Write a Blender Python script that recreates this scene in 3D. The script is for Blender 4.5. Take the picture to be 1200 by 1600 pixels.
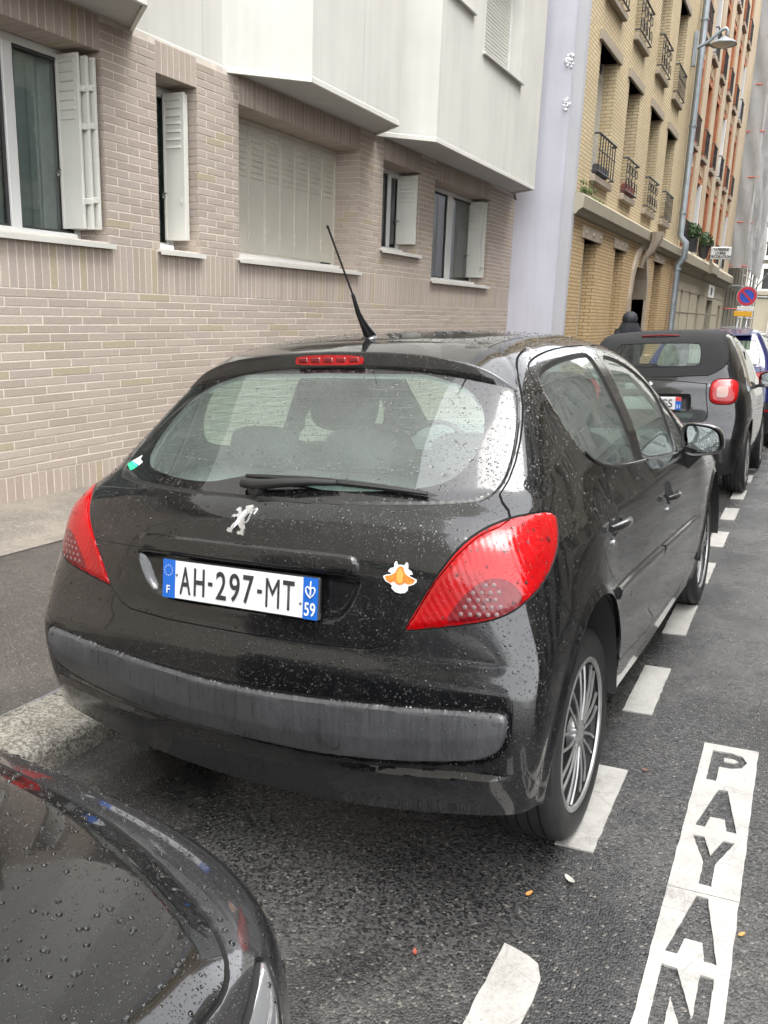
import bpy, bmesh, math, random
import numpy as np
from mathutils import Matrix, Vector, noise as mnoise

scene = bpy.context.scene
for o in list(bpy.data.objects):
    bpy.data.objects.remove(o)
COL = scene.collection
R = math.radians
rnd = random.Random(7)

# ------------------------------------------------------------------ camera, sky, sun, exposure
cd = bpy.data.cameras.new('camera')
cam = bpy.data.objects.new('camera', cd)
COL.objects.link(cam)
cd.sensor_fit = 'VERTICAL'
cd.sensor_height = 36.0
cd.sensor_width = 27.0
cd.lens = 29.6
cd.clip_start = 0.05
cd.clip_end = 2000
CR = [[0.894203, -0.426326, -0.136553], [0.44623, 0.873235, 0.195804], [0.035767, -0.236022, 0.971089]]
cam.matrix_world = Matrix(((CR[0][0], CR[0][2], -CR[0][1], 1.2455), (CR[1][0], CR[1][2], -CR[1][1], -1.623),
                           (CR[2][0], CR[2][2], -CR[2][1], 1.5584), (0, 0, 0, 1)))
scene.camera = cam

SUN_EL, SUN_AZ = 75.0, 112.0      # azimuth measured from +y (street axis) towards +x
world = bpy.data.worlds.new('World')
scene.world = world
world.use_nodes = True
wn = world.node_tree
wn.nodes.clear()
sky = wn.nodes.new('ShaderNodeTexSky')
sky.sky_type = 'NISHITA'
sky.sun_disc = False
sky.sun_elevation = R(SUN_EL)
sky.sun_rotation = R(SUN_AZ)
sky.air_density = 1.0
sky.dust_density = 2.0
sky.ozone_density = 1.0
hsv = wn.nodes.new('ShaderNodeHueSaturation')
hsv.inputs['Saturation'].default_value = 0.10     # overcast: cloud veil takes the blue out of the sky
bg = wn.nodes.new('ShaderNodeBackground')
bg.inputs['Strength'].default_value = 0.15
wo = wn.nodes.new('ShaderNodeOutputWorld')
wn.links.new(sky.outputs[0], hsv.inputs['Color'])
wn.links.new(hsv.outputs[0], bg.inputs['Color'])
wn.links.new(bg.outputs[0], wo.inputs['Surface'])

sd_ = bpy.data.lights.new('sun', 'SUN')
sd_.energy = 0.5
sd_.angle = R(40)
sd_.color = (1.0, 0.97, 0.93)
sun = bpy.data.objects.new('sun', sd_)
COL.objects.link(sun)
_d = Vector((math.sin(R(SUN_AZ)) * math.cos(R(SUN_EL)), math.cos(R(SUN_AZ)) * math.cos(R(SUN_EL)), math.sin(R(SUN_EL))))
sun.rotation_euler = _d.to_track_quat('Z', 'Y').to_euler()
sun.location = (6, -4, 12)

scene.view_settings.view_transform = 'Standard'
scene.view_settings.look = 'None'
scene.view_settings.gamma = 1.0
scene.view_settings.use_curve_mapping = False
scene.view_settings.exposure = 2.58
scene.cycles.max_bounces = 12
scene.cycles.transparent_max_bounces = 16
scene.cycles.caustics_reflective = False
scene.cycles.caustics_refractive = False

# ------------------------------------------------------------------ materials
MATS = {}
class NT:
    """small helper around a node tree"""
    def __init__(self, name):
        self.m = bpy.data.materials.new(name)
        self.m.use_nodes = True
        self.t = self.m.node_tree
        self.b = self.t.nodes['Principled BSDF']
        self.out = self.t.nodes['Material Output']
        MATS[name] = self.m
    def n(self, kind, **kw):
        nd = self.t.nodes.new('ShaderNode' + kind)
        for k, v in kw.items():
            setattr(nd, k, v)
        return nd
    def l(self, a, b):
        self.t.links.new(a, b)
    def coord(self, which='Object', scale=(1, 1, 1)):
        if which == 'World':
            src = self.n('NewGeometry').outputs['Position']
        else:
            src = self.n('TexCoord').outputs[which]
        mp = self.n('Mapping')
        mp.inputs['Scale'].default_value = scale
        self.l(src, mp.inputs['Vector'])
        return mp.outputs[0]
    def noise(self, vec, scale, detail=4, rough=.55, dim='3D'):
        nd = self.n('TexNoise')
        nd.inputs['Scale'].default_value = scale
        nd.inputs['Detail'].default_value = detail
        nd.inputs['Roughness'].default_value = rough
        self.l(vec, nd.inputs['Vector'])
        return nd.outputs['Fac']
    def vor(self, vec, scale, feature='F1'):
        nd = self.n('TexVoronoi', feature=feature)
        nd.inputs['Scale'].default_value = scale
        self.l(vec, nd.inputs['Vector'])
        return nd
    def ramp(self, fac, stops):
        nd = self.n('ValToRGB')
        cr = nd.color_ramp
        while len(cr.elements) < len(stops):
            cr.elements.new(.5)
        for e, (p, c) in zip(cr.elements, stops):
            e.position = p
            e.color = (*c, 1) if not isinstance(c, (int, float)) else (c, c, c, 1)
        self.l(fac, nd.inputs['Fac'])
        return nd.outputs['Color']
    def math(self, op, a, b=None, c=None, clamp=False):
        nd = self.n('Math', operation=op)
        nd.use_clamp = clamp
        for i, v in enumerate((a, b, c)):
            if v is None:
                continue
            if isinstance(v, (int, float)):
                nd.inputs[i].default_value = v
            else:
                self.l(v, nd.inputs[i])
        return nd.outputs[0]
    def mix(self, fac, a, b, blend='MIX'):
        nd = self.n('Mix', data_type='RGBA', blend_type=blend)
        for s, v in ((nd.inputs[0], fac), (nd.inputs[6], a), (nd.inputs[7], b)):
            if isinstance(v, (int, float)):
                s.default_value = v if s.type == 'VALUE' else (v, v, v, 1)
            elif isinstance(v, (tuple, list)):
                s.default_value = (*v, 1)
            else:
                self.l(v, s)
        return nd.outputs[2]
    def bump(self, h, strength=.5, dist=.01, normal=None):
        nd = self.n('Bump')
        nd.inputs['Strength'].default_value = strength
        nd.inputs['Distance'].default_value = dist
        self.l(h, nd.inputs['Height'])
        if normal is not None:
            self.l(normal, nd.inputs['Normal'])
        return nd.outputs[0]
    def set(self, **kw):
        for k, v in kw.items():
            s = self.b.inputs[k.replace('_', ' ')]
            if isinstance(v, (int, float)):
                s.default_value = v
            elif isinstance(v, (tuple, list)):
                s.default_value = (*v, 1) if s.type == 'RGBA' and len(v) == 3 else v
            else:
                self.l(v, s)
    def drops(self, vec, scale=90., lo=.10, hi=.34, cover=.75):
        """height (0..1) of water drops sitting on a surface"""
        v = self.vor(vec, scale)
        sep = self.n('SeparateColor')
        self.l(v.outputs['Color'], sep.inputs[0])
        rad = self.math('MULTIPLY_ADD', sep.outputs[0], hi - lo, lo)
        q = self.math('DIVIDE', v.outputs['Distance'], rad)
        q = self.math('MULTIPLY', q, q)
        h = self.math('SUBTRACT', 1.0, q, clamp=True)
        h = self.math('SQRT', h)
        on = self.math('LESS_THAN', sep.outputs[1], cover)
        return self.math('MULTIPLY', h, on)

def simple(name, col, rough=.6, metal=0., var=.0, scale=8., bump=0., bscale=60., spec=.5, coat=0.):
    k = NT(name)
    if var or bump:
        v = k.coord('Object')
    if var:
        n = k.noise(v, scale, 5)
        a = tuple(c * (1 - var) for c in col)
        b = tuple(min(1, c * (1 + var)) for c in col)
        k.set(Base_Color=k.ramp(n, [(.3, a), (.7, b)]))
    else:
        k.set(Base_Color=col)
    k.set(Roughness=rough, Metallic=metal, Specular_IOR_Level=spec)
    if coat:
        k.set(Coat_Weight=coat, Coat_Roughness=.04)
    if bump:
        k.set(Normal=k.bump(k.noise(v, bscale, 4), bump, .01))
    return k.m

# ------------------------------------------------------------------ mesh helpers
class MB:
    """collects polygons; build() links them as one mesh object"""
    def __init__(self):
        self.v = []
        self.f = []
    def add(self, vs, fs):
        o = len(self.v)
        self.v += [tuple(map(float, p)) for p in vs]
        self.f += [tuple(i + o for i in f) for f in fs]
        return self
    def box(self, x0, x1, y0, y1, z0, z1, rot=None, bev=0.0):
        if bev > 0:
            b = bev
            ring = lambda z, i: [(x0 + i, y0 + b, z), (x0 + b, y0 + i, z), (x1 - b, y0 + i, z), (x1 - i, y0 + b, z),
                                 (x1 - i, y1 - b, z), (x1 - b, y1 - i, z), (x0 + b, y1 - i, z), (x0 + i, y1 - b, z)]
            vs = ring(z0, b) + ring(z0 + b, 0) + ring(z1 - b, 0) + ring(z1, b)
            fs = [tuple(range(7, -1, -1)), tuple(range(24, 32))]
            for k in range(3):
                for i in range(8):
                    j = (i + 1) % 8
                    fs.append((k * 8 + i, k * 8 + j, k * 8 + 8 + j, k * 8 + 8 + i))
        else:
            vs = [(x0, y0, z0), (x1, y0, z0), (x1, y1, z0), (x0, y1, z0), (x0, y0, z1), (x1, y0, z1), (x1, y1, z1), (x0, y1, z1)]
            fs = [(3, 2, 1, 0), (4, 5, 6, 7), (0, 1, 5, 4), (1, 2, 6, 5), (2, 3, 7, 6), (3, 0, 4, 7)]
        if rot is not None:
            vs = [rot @ Vector(p) for p in vs]
        return self.add(vs, fs)
    def prism(self, poly, d0, d1, axis=2, rot=None):
        """poly of 2-D points extruded from d0 to d1 along axis (2: xy->z, 1: xz->y, 0: yz->x)"""
        n = len(poly)
        def P(a, b, d):
            return {2: (a, b, d), 1: (a, d, b), 0: (d, a, b)}[axis]
        vs = [P(a, b, d0) for a, b in poly] + [P(a, b, d1) for a, b in poly]
        area = sum(poly[i][0] * poly[(i + 1) % n][1] - poly[(i + 1) % n][0] * poly[i][1] for i in range(n))
        flip = (area < 0) ^ (axis == 1) ^ (d1 < d0)
        fs = [tuple(range(n - 1, -1, -1)), tuple(range(n, 2 * n))]
        fs += [(i, (i + 1) % n, n + (i + 1) % n, n + i) for i in range(n)]
        if flip:
            fs = [tuple(reversed(f)) for f in fs]
        if rot is not None:
            vs = [rot @ Vector(p) for p in vs]
        return self.add(vs, fs)
    def tube(self, path, r, seg=8, caps=True, rs=None):
        path = [Vector(p) for p in path]
        vs, fs = [], []
        n = len(path)
        up = None
        for i, p in enumerate(path):
            t = (path[min(i + 1, n - 1)] - path[max(i - 1, 0)]).normalized()
            if up is None:
                up = Vector((0, 0, 1)) if abs(t.z) < .9 else Vector((1, 0, 0))
            a = t.cross(up).normalized()
            b = a.cross(t).normalized()
            up = b
            rr = rs[i] if rs else r
            for k in range(seg):
                an = 2 * math.pi * k / seg
                vs.append(p + a * (math.cos(an) * rr) + b * (math.sin(an) * rr))
        for i in range(n - 1):
            for k in range(seg):
                j = (k + 1) % seg
                fs.append((i * seg + k, (i + 1) * seg + k, (i + 1) * seg + j, i * seg + j))
        if caps:
            fs.append(tuple(range(seg)))
            fs.append(tuple(range(n * seg - 1, (n - 1) * seg - 1, -1)))
        return self.add(vs, fs)
    def lathe(self, prof, seg=32, axis=2, org=(0, 0, 0), close=False):
        """prof: (radius, height) pairs turned about the axis through org"""
        vs, fs = [], []
        for r_, h in prof:
            for k in range(seg):
                an = 2 * math.pi * k / seg
                a, b = r_ * math.cos(an), r_ * math.sin(an)
                p = {2: (a, b, h), 0: (h, a, b), 1: (b, h, a)}[axis]
                vs.append((p[0] + org[0], p[1] + org[1], p[2] + org[2]))
        m = len(prof)
        for i in range(m if close else m - 1):
            for k in range(seg):
                j = (k + 1) % seg
                i2 = (i + 1) % m
                fs.append((i * seg + k, i * seg + j, i2 * seg + j, i2 * seg + k))
        return self.add(vs, fs)
    def grid(self, P):
        """P: array (a,b,3) of points"""
        P = np.asarray(P)
        a, b = P.shape[:2]
        fs = [(i * b + j, (i + 1) * b + j, (i + 1) * b + j + 1, i * b + j + 1) for i in range(a - 1) for j in range(b - 1)]
        return self.add(P.reshape(-1, 3), fs)
    def build(self, name, mat, parent=None, smooth=False, kind=None, **tags):
        me = bpy.data.meshes.new(name)
        me.from_pydata(self.v, [], self.f)
        me.update()
        return link(name, me, mat, parent, smooth, kind, **tags)

def link(name, me, mat, parent=None, smooth=False, kind=None, label=None, category=None, group=None):
    if mat is not None and not me.materials:
        me.materials.append(MATS[mat] if isinstance(mat, str) else mat)
    if smooth:
        me.polygons.foreach_set('use_smooth', [True] * len(me.polygons))
        me.set_sharp_from_angle(angle=R(smooth if not isinstance(smooth, bool) else 40))
    o = bpy.data.objects.new(name, me)
    COL.objects.link(o)
    if parent is not None:
        o.parent = parent
    tag(o, label, category, group, kind)
    return o

def tag(o, label=None, category=None, group=None, kind=None):
    if label:
        o['label'] = label
    if category:
        o['category'] = category
    if group:
        o['group'] = group
    if kind:
        o['kind'] = kind
    return o

def empty(name, loc=(0, 0, 0), rotz=0., label=None, category=None, group=None, kind=None, mat=None):
    o = bpy.data.objects.new(name, None)
    COL.objects.link(o)
    o.empty_display_size = .1
    if mat is not None:
        o.matrix_world = mat
    else:
        o.location = loc
        o.rotation_euler = (0, 0, rotz)
    return tag(o, label, category, group, kind)

def text_mesh(txt, size=1.0, depth=0.0, sx=1.0, offset=0.0, align='CENTER', spacing=1.0):
    """flat or extruded letters as a mesh in the xy plane, centred"""
    c = bpy.data.curves.new('txt', 'FONT')
    c.body = txt
    c.size = size
    c.extrude = depth
    c.offset = offset
    c.align_x = align
    c.align_y = 'CENTER'
    c.space_character = spacing
    c.resolution_u = 4
    o = bpy.data.objects.new('txt', c)
    COL.objects.link(o)
    bpy.context.view_layer.update()
    dg = bpy.context.evaluated_depsgraph_get()
    me = bpy.data.meshes.new_from_object(o.evaluated_get(dg))
    bpy.data.objects.remove(o)
    bpy.data.curves.remove(c)
    me.materials.clear()
    n = len(me.vertices)
    co = np.empty(n * 3)
    me.vertices.foreach_get('co', co)
    co = co.reshape(-1, 3)
    co[:, 0] *= sx
    if n:
        co[:, :2] -= (co[:, :2].max(0) + co[:, :2].min(0)) / 2
    me.vertices.foreach_set('co', co.ravel())
    me.update()
    return me

def pchip(xs, ys):
    xs = np.asarray(xs, float)
    ys = np.asarray(ys, float)
    h = np.diff(xs)
    d = np.diff(ys) / h
    m = np.zeros_like(ys)
    w1 = 2 * h[1:] + h[:-1]
    w2 = h[1:] + 2 * h[:-1]
    with np.errstate(divide='ignore', invalid='ignore'):
        hm = (w1 + w2) / (w1 / d[:-1] + w2 / d[1:])
    m[1:-1] = np.where(d[:-1] * d[1:] > 0, hm, 0)
    m[0] = d[0]
    m[-1] = d[-1]
    def f(x):
        x = np.asarray(x, float)
        i = np.clip(np.searchsorted(xs, x) - 1, 0, len(xs) - 2)
        t = np.clip((x - xs[i]) / h[i], 0, 1)
        v = ys[i] * (1 + 2 * t) * (1 - t) ** 2 + m[i] * h[i] * t * (1 - t) ** 2 + ys[i + 1] * t ** 2 * (3 - 2 * t) + m[i + 1] * h[i] * t ** 2 * (t - 1)
        return np.where(x < xs[0], ys[0] + m[0] * (x - xs[0]), np.where(x > xs[-1], ys[-1] + m[-1] * (x - xs[-1]), v))
    return f

def smax(a, b, k):
    h = np.maximum(k - np.abs(a - b), 0) / k
    return np.maximum(a, b) + h * h * h * k / 6
def sstep(a, b, x):
    t = np.clip((x - a) / (b - a), 0, 1)
    return t * t * (3 - 2 * t)

def sdpoly(P, poly):
    """signed distance (negative inside) of 2-D points to a closed polygon"""
    poly = np.asarray(poly, float)
    d = np.full(len(P), 1e9)
    inside = np.zeros(len(P), bool)
    n = len(poly)
    for i in range(n):
        a, b = poly[i], poly[(i + 1) % n]
        e = b - a
        w = P - a
        L = e @ e
        if L < 1e-14:
            continue
        t = np.clip(w @ e / L, 0, 1)
        d = np.minimum(d, ((w - t[:, None] * e) ** 2).sum(1))
        c = (a[1] <= P[:, 1]) != (b[1] <= P[:, 1])
        with np.errstate(divide='ignore', invalid='ignore'):
            xi = a[0] + (P[:, 1] - a[1]) * e[0] / (e[1] if abs(e[1]) > 1e-12 else 1e-12)
        inside ^= c & (P[:, 0] < xi)
    return np.where(inside, -np.sqrt(d), np.sqrt(d))

def sdnear(P, poly, mask):
    """sdpoly only where it matters: masked points near the outline's box, 1.0 elsewhere"""
    q = np.asarray(poly, float)
    lo, hi = q.min(0) - .06, q.max(0) + .06
    m = mask & (P >= lo).all(1) & (P <= hi).all(1)
    out = np.ones(len(P))
    if m.any():
        out[m] = sdpoly(P[m], poly)
    return out

def smoothpoly(pts, it=2, closed=True):
    """Chaikin corner cutting"""
    p = [np.array(q, float) for q in pts]
    for _ in range(it):
        q = []
        n = len(p)
        for i in range(n if closed else n - 1):
            a, b = p[i], p[(i + 1) % n]
            q += [a * .75 + b * .25, a * .25 + b * .75]
        if not closed:
            q = [p[0]] + q + [p[-1]]
        p = q
    return [tuple(v) for v in p]

class Shell:
    """triangle shell that can be cut along the zero line of a scalar field"""
    def __init__(self, V, T):
        self.V = V
        self.T = T
    def cut(self, field):
        f = field(self.V)
        f = np.where(np.abs(f) < 3e-5, 3e-5, f)
        T = self.T
        s = f[T] > 0
        k = s.sum(1)
        mix = (k == 1) | (k == 2)
        if not mix.any():
            return
        M = T[mix]
        sm = s[mix]
        # rotate so that the odd-one-out vertex comes first
        odd = np.where(sm.sum(1)[:, None] == 1, sm, ~sm)
        r = odd.argmax(1)
        M = np.stack([M[np.arange(len(M)), (r + i) % 3] for i in range(3)], 1)
        def edge(a, b):
            lo = np.minimum(a, b)
            hi = np.maximum(a, b)
            return lo.astype(np.int64) * (len(self.V) + 1) + hi, lo, hi
        k1, l1, h1 = edge(M[:, 0], M[:, 1])
        k2, l2, h2 = edge(M[:, 0], M[:, 2])
        keys = np.concatenate([k1, k2])
        lo = np.concatenate([l1, l2])
        hi = np.concatenate([h1, h2])
        u, idx, inv = np.unique(keys, return_index=True, return_inverse=True)
        lo, hi = lo[idx], hi[idx]
        t = f[lo] / (f[lo] - f[hi])
        NV = self.V[lo] * (1 - t[:, None]) + self.V[hi] * t[:, None]
        base = len(self.V)
        self.V = np.concatenate([self.V, NV])
        a = base + inv[:len(M)]
        b = base + inv[len(M):]
        nt = np.concatenate([np.stack([M[:, 0], a, b], 1), np.stack([a, M[:, 1], M[:, 2]], 1), np.stack([a, M[:, 2], b], 1)])
        self.T = np.concatenate([T[~mix], nt])
    def cen(self):
        return self.V[self.T].mean(1)
    def drop(self, mask):
        self.T = self.T[~mask]

def box_shell(F, x1, y0, y1, z0, z1, ys, nx, nz, cy, cz, bottom=False):
    """half body (x>=0): shoot rays from a spine to the zero level of F through the points of a box"""
    xs = np.linspace(0, x1, nx)
    zs = np.linspace(z0, z1, nz)
    ys = np.asarray(ys)
    pts, quads = [], []
    key = {}
    def vid(p):
        k = (round(p[0], 5), round(p[1], 5), round(p[2], 5))
        if k not in key:
            key[k] = len(pts)
            pts.append(p)
        return key[k]
    def face(A):
        ids = [[vid(p) for p in row] for row in A]
        for i in range(len(ids) - 1):
            for j in range(len(ids[0]) - 1):
                quads.append((ids[i][j], ids[i][j + 1], ids[i + 1][j + 1], ids[i + 1][j]))
    face([[(x, y0, z) for x in xs] for z in zs])                 # tail
    face([[(x1, y, z) for y in ys] for z in zs])                 # side
    face([[(x, y, z1) for x in xs] for y in ys])                 # top
    face([[(x, y1, z) for x in xs[::-1]] for z in zs])           # nose
    if bottom:
        face([[(x, y, z0) for x in xs[::-1]] for y in ys])
    P = np.array(pts)
    C = np.stack([np.zeros(len(P)), np.clip(P[:, 1], *cy), np.full(len(P), cz)], 1)
    D = P - C
    lo = np.zeros(len(P))
    hi = np.full(len(P), 1.8)
    for _ in range(34):
        mid = (lo + hi) / 2
        v = F(C + D * mid[:, None])
        lo = np.where(v < 0, mid, lo)
        hi = np.where(v < 0, hi, mid)
    V = C + D * ((lo + hi) / 2)[:, None]
    Q = np.array(quads)
    T = np.concatenate([Q[:, [0, 1, 2]], Q[:, [0, 2, 3]]])
    return Shell(V, T)

def grad_of(F, p, e=2e-4):
    g = np.stack([F(p + np.eye(3)[i] * e) - F(p - np.eye(3)[i] * e) for i in range(3)], -1)
    return g / (np.linalg.norm(g, axis=-1, keepdims=True) + 1e-12)

def tri_object(name, V, T, N, mat, parent, kind=None, **tags):
    """triangles with given corner normals (len(T),3,3)"""
    used, inv = np.unique(T.ravel(), return_inverse=True)
    me = bpy.data.meshes.new(name)
    nt = len(T)
    me.vertices.add(len(used))
    me.vertices.foreach_set('co', V[used].astype(np.float32).ravel())
    me.loops.add(nt * 3)
    me.loops.foreach_set('vertex_index', inv.astype(np.int32).ravel())
    me.polygons.add(nt)
    me.polygons.foreach_set('loop_start', np.arange(nt, dtype=np.int32) * 3)
    me.update(calc_edges=True)
    me.polygons.foreach_set('use_smooth', np.ones(nt, bool))
    if N is not None:
        me.normals_split_custom_set(N.reshape(-1, 3).tolist())
    return link(name, me, mat, parent, False, kind, **tags)

def corner_normals(V, T, angle=38):
    me = bpy.data.meshes.new('tmp')
    me.vertices.add(len(V))
    me.vertices.foreach_set('co', V.astype(np.float32).ravel())
    nt = len(T)
    me.loops.add(nt * 3)
    me.loops.foreach_set('vertex_index', T.astype(np.int32).ravel())
    me.polygons.add(nt)
    me.polygons.foreach_set('loop_start', np.arange(nt, dtype=np.int32) * 3)
    me.update(calc_edges=True)
    me.polygons.foreach_set('use_smooth', np.ones(nt, bool))
    me.set_sharp_from_angle(angle=R(angle))
    N = np.empty(nt * 9, np.float32)
    me.corner_normals.foreach_get('vector', N)
    bpy.data.meshes.remove(me)
    return N.reshape(-1, 3, 3).astype(float)
# ------------------------------------------------------------------ setting materials
def asphalt(name, dark, light, patches=True, agg=95., bump=.55, wet=(.12, .42)):
    k = NT(name)
    v = k.coord('World')
    a = k.vor(v, agg)
    sep = k.n('SeparateColor')
    k.l(a.outputs['Color'], sep.inputs[0])
    fine = k.noise(v, 260., 4, .7)
    big = k.noise(v, 1.1, 5, .6)
    mid = k.noise(v, 7., 4, .6)
    tone = k.math('ADD', k.math('MULTIPLY', sep.outputs[0], .55), k.math('MULTIPLY', fine, .45))
    col = k.ramp(tone, [(.25, dark), (.80, light)])
    m = k.math('ADD', k.math('MULTIPLY', big, .7), k.math('MULTIPLY', mid, .3))
    dry = k.ramp(m, [(.45, 0.), (.60, 1.)])
    if patches:
        col = k.mix(k.math('MULTIPLY', dry, .50), col, k.ramp(tone, [(.25, tuple(c * .55 for c in light)), (.8, (light[0] * 1.45, light[1] * 1.36, light[2] * 1.22))]))
    if patches:
        wetp = k.ramp(k.noise(k.coord('World', (1, .55, 1)), 1.7, 5, .6), [(.50, 0.), (.60, 1.)])
        col = k.mix(k.math('MULTIPLY', wetp, .55), col, tuple(c * .8 for c in dark))
    speck = k.ramp(sep.outputs[1], [(.955, 0.), (.985, 1.)])
    col = k.mix(k.math('MULTIPLY', speck, .55), col, (.22, .20, .17))
    h = k.math('ADD', k.math('MULTIPLY', a.outputs['Distance'], -1.0), k.math('MULTIPLY', fine, .5))
    k.set(Base_Color=col, Roughness=k.mix(dry, wet[0], wet[1]), Normal=k.bump(h, bump, .006), Specular_IOR_Level=.5)
    return k.m
asphalt('road_asphalt', (.010, .010, .0105), (.078, .0765, .075), agg=150., bump=.45, wet=(.12, .42))
asphalt('pavement_asphalt', (.036, .033, .031), (.070, .064, .059), agg=180., bump=.22, wet=(.30, .55))

def painted(name):
    k = NT(name)
    v = k.coord('World')
    n1 = k.noise(v, 9., 5, .65)
    n2 = k.noise(v, 120., 4, .7)
    f = k.math('ADD', k.math('MULTIPLY', n1, .6), k.math('MULTIPLY', n2, .4))
    col = k.ramp(f, [(.30, (.14, .134, .124)), (.42, (.29, .28, .26)), (.60, (.39, .38, .355))])
    cr = k.vor(v, 3.3, 'DISTANCE_TO_EDGE')
    wob = k.math('ADD', cr.outputs['Distance'], k.math('MULTIPLY', k.math('SUBTRACT', k.noise(v, 14., 3), .5), .10))
    crack = k.ramp(k.math('ABSOLUTE', wob), [(.0, 1.), (.006, 0.)])
    col = k.mix(k.math('MULTIPLY', crack, .55), col, (.16, .15, .14))
    worn = k.ramp(k.math('ADD', k.math('MULTIPLY', k.noise(v, 55., 5, .7), .6), k.math('MULTIPLY', n1, .4)), [(.57, 0.), (.64, 1.)])
    col = k.mix(k.math('MULTIPLY', worn, .5), col, (.11, .105, .10))
    k.set(Base_Color=col, Roughness=.42, Normal=k.bump(n2, .35, .004))
painted('road_paint')

def granite(name, a, b, rough=.5):
    k = NT(name)
    v = k.coord('World')
    s = k.vor(v, 120.)
    sep = k.n('SeparateColor')
    k.l(s.outputs['Color'], sep.inputs[0])
    n = k.noise(v, 5., 5)
    col = k.mix(k.ramp(n, [(.35, 0.), (.65, 1.)]), k.ramp(sep.outputs[0], [(.1, a), (.9, b)]), k.ramp(sep.outputs[0], [(.1, tuple(c * .6 for c in a)), (.9, tuple(c * .7 for c in b))]))
    k.set(Base_Color=col, Roughness=rough, Normal=k.bump(sep.outputs[0], .35, .004))
granite('kerb_granite', (.085, .08, .068), (.25, .235, .20), .42)
def cement(name):
    k = NT(name)
    v = k.coord('World')
    n1 = k.noise(v, 2.2, 6, .65)
    n2 = k.noise(v, 150., 4, .7)
    sp = k.vor(v, 70.)
    sep = k.n('SeparateColor')
    k.l(sp.outputs['Color'], sep.inputs[0])
    col = k.ramp(n1, [(.30, (.085, .076, .066)), (.50, (.15, .135, .115)), (.68, (.23, .20, .165))])
    col = k.mix(k.ramp(sep.outputs[0], [(.55, 0.), (.9, .5)]), col, (.27, .245, .20))
    k.set(Base_Color=col, Roughness=.6, Normal=k.bump(n2, .4, .005))
cement('cement_strip')

def brick_mat(name, c0, c1, c2, ribs=True):
    k = NT(name)
    oi = k.n('ObjectInfo')
    ge = k.n('NewGeometry')
    r = k.math('FRACT', k.math('ADD', oi.outputs['Random'], k.math('MULTIPLY', ge.outputs['Random Per Island'], 7.31)))
    v = k.coord('World')
    n = k.noise(v, 1.3, 4)
    fine = k.noise(k.coord('World', (1, .3, 1.)), 90., 5, .65)
    f = k.math('ADD', k.math('MULTIPLY', r, .60), k.math('MULTIPLY', n, .40))
    col = k.ramp(f, [(.15, c0), (.5, c1), (.85, c2)])
    col = k.mix(k.math('GREATER_THAN', r, .945), col, (c1[0] * .95, c1[1] * .96, c1[2] * .74))
    col = k.mix(k.math('MULTIPLY', k.math('LESS_THAN', r, .05), .8), col, (c1[0] * .98, c1[1] * 1.0, c1[2] * 1.06))
    col = k.mix(.35, col, k.ramp(fine, [(.3, tuple(c * .72 for c in c1)), (.7, tuple(min(1, c * 1.25) for c in c1))]))
    k.set(Base_Color=col, Roughness=.75, Normal=k.bump(fine, .25, .003), Specular_IOR_Level=.3)
brick_mat('brick_greige', (.348, .286, .240), (.415, .350, .300), (.475, .408, .350))
simple('mortar', (.66, .595, .52), .9, var=.12, scale=12, bump=.25, bscale=160)
simple('white_metal', (.66, .655, .60), .38, var=.04, scale=3)
simple('cream_metal', (.60, .575, .50), .40, var=.05, scale=3)
simple('white_frame', (.70, .70, .68), .35)
simple('window_rubber', (.05, .05, .05), .6)
simple('sill_metal', (.62, .61, .56), .4, var=.06, scale=4)
simple('handle_metal', (.22, .22, .21), .4, .7)
def stucco(name, c):
    k = NT(name)
    v = k.coord('World')
    n = k.noise(v, 120., 4, .7)
    b = k.noise(v, 1.4, 5)
    vs = k.coord('World', (2., 2., .12))
    st = k.noise(vs, 3., 4)
    f = k.math('ADD', k.math('MULTIPLY', b, .5), k.math('MULTIPLY', st, .5))
    col = k.ramp(f, [(.33, tuple(x * .89 for x in c)), (.58, c)])
    k.set(Base_Color=col, Roughness=.85, Normal=k.bump(n, .55, .008), Specular_IOR_Level=.2)
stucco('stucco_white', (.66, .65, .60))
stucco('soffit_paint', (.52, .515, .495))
stucco('lavender_render', (.58, .576, .64))
stucco('lavender_edge', (.50, .50, .53))
def room_glass(name):
    k = NT(name)
    k.t.nodes.remove(k.b)
    tr = k.n('BsdfTransparent')
    tr.inputs['Color'].default_value = (.72, .80, .78, 1)
    gl = k.n('BsdfGlossy')
    gl.inputs['Roughness'].default_value = .01
    fr = k.n('Fresnel')
    fr.inputs['IOR'].default_value = 1.55
    m = k.n('MixShader')
    k.l(k.math('MULTIPLY_ADD', fr.outputs[0], 1.5, .04, clamp=True), m.inputs[0])
    k.l(tr.outputs[0], m.inputs[1])
    k.l(gl.outputs[0], m.inputs[2])
    k.l(m.outputs[0], k.out.inputs['Surface'])
room_glass('room_glass')
simple('curtain_cloth', (.68, .71, .68), .9, var=.08, scale=14)
simple('room_dark', (.10, .105, .11), .9)

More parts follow.
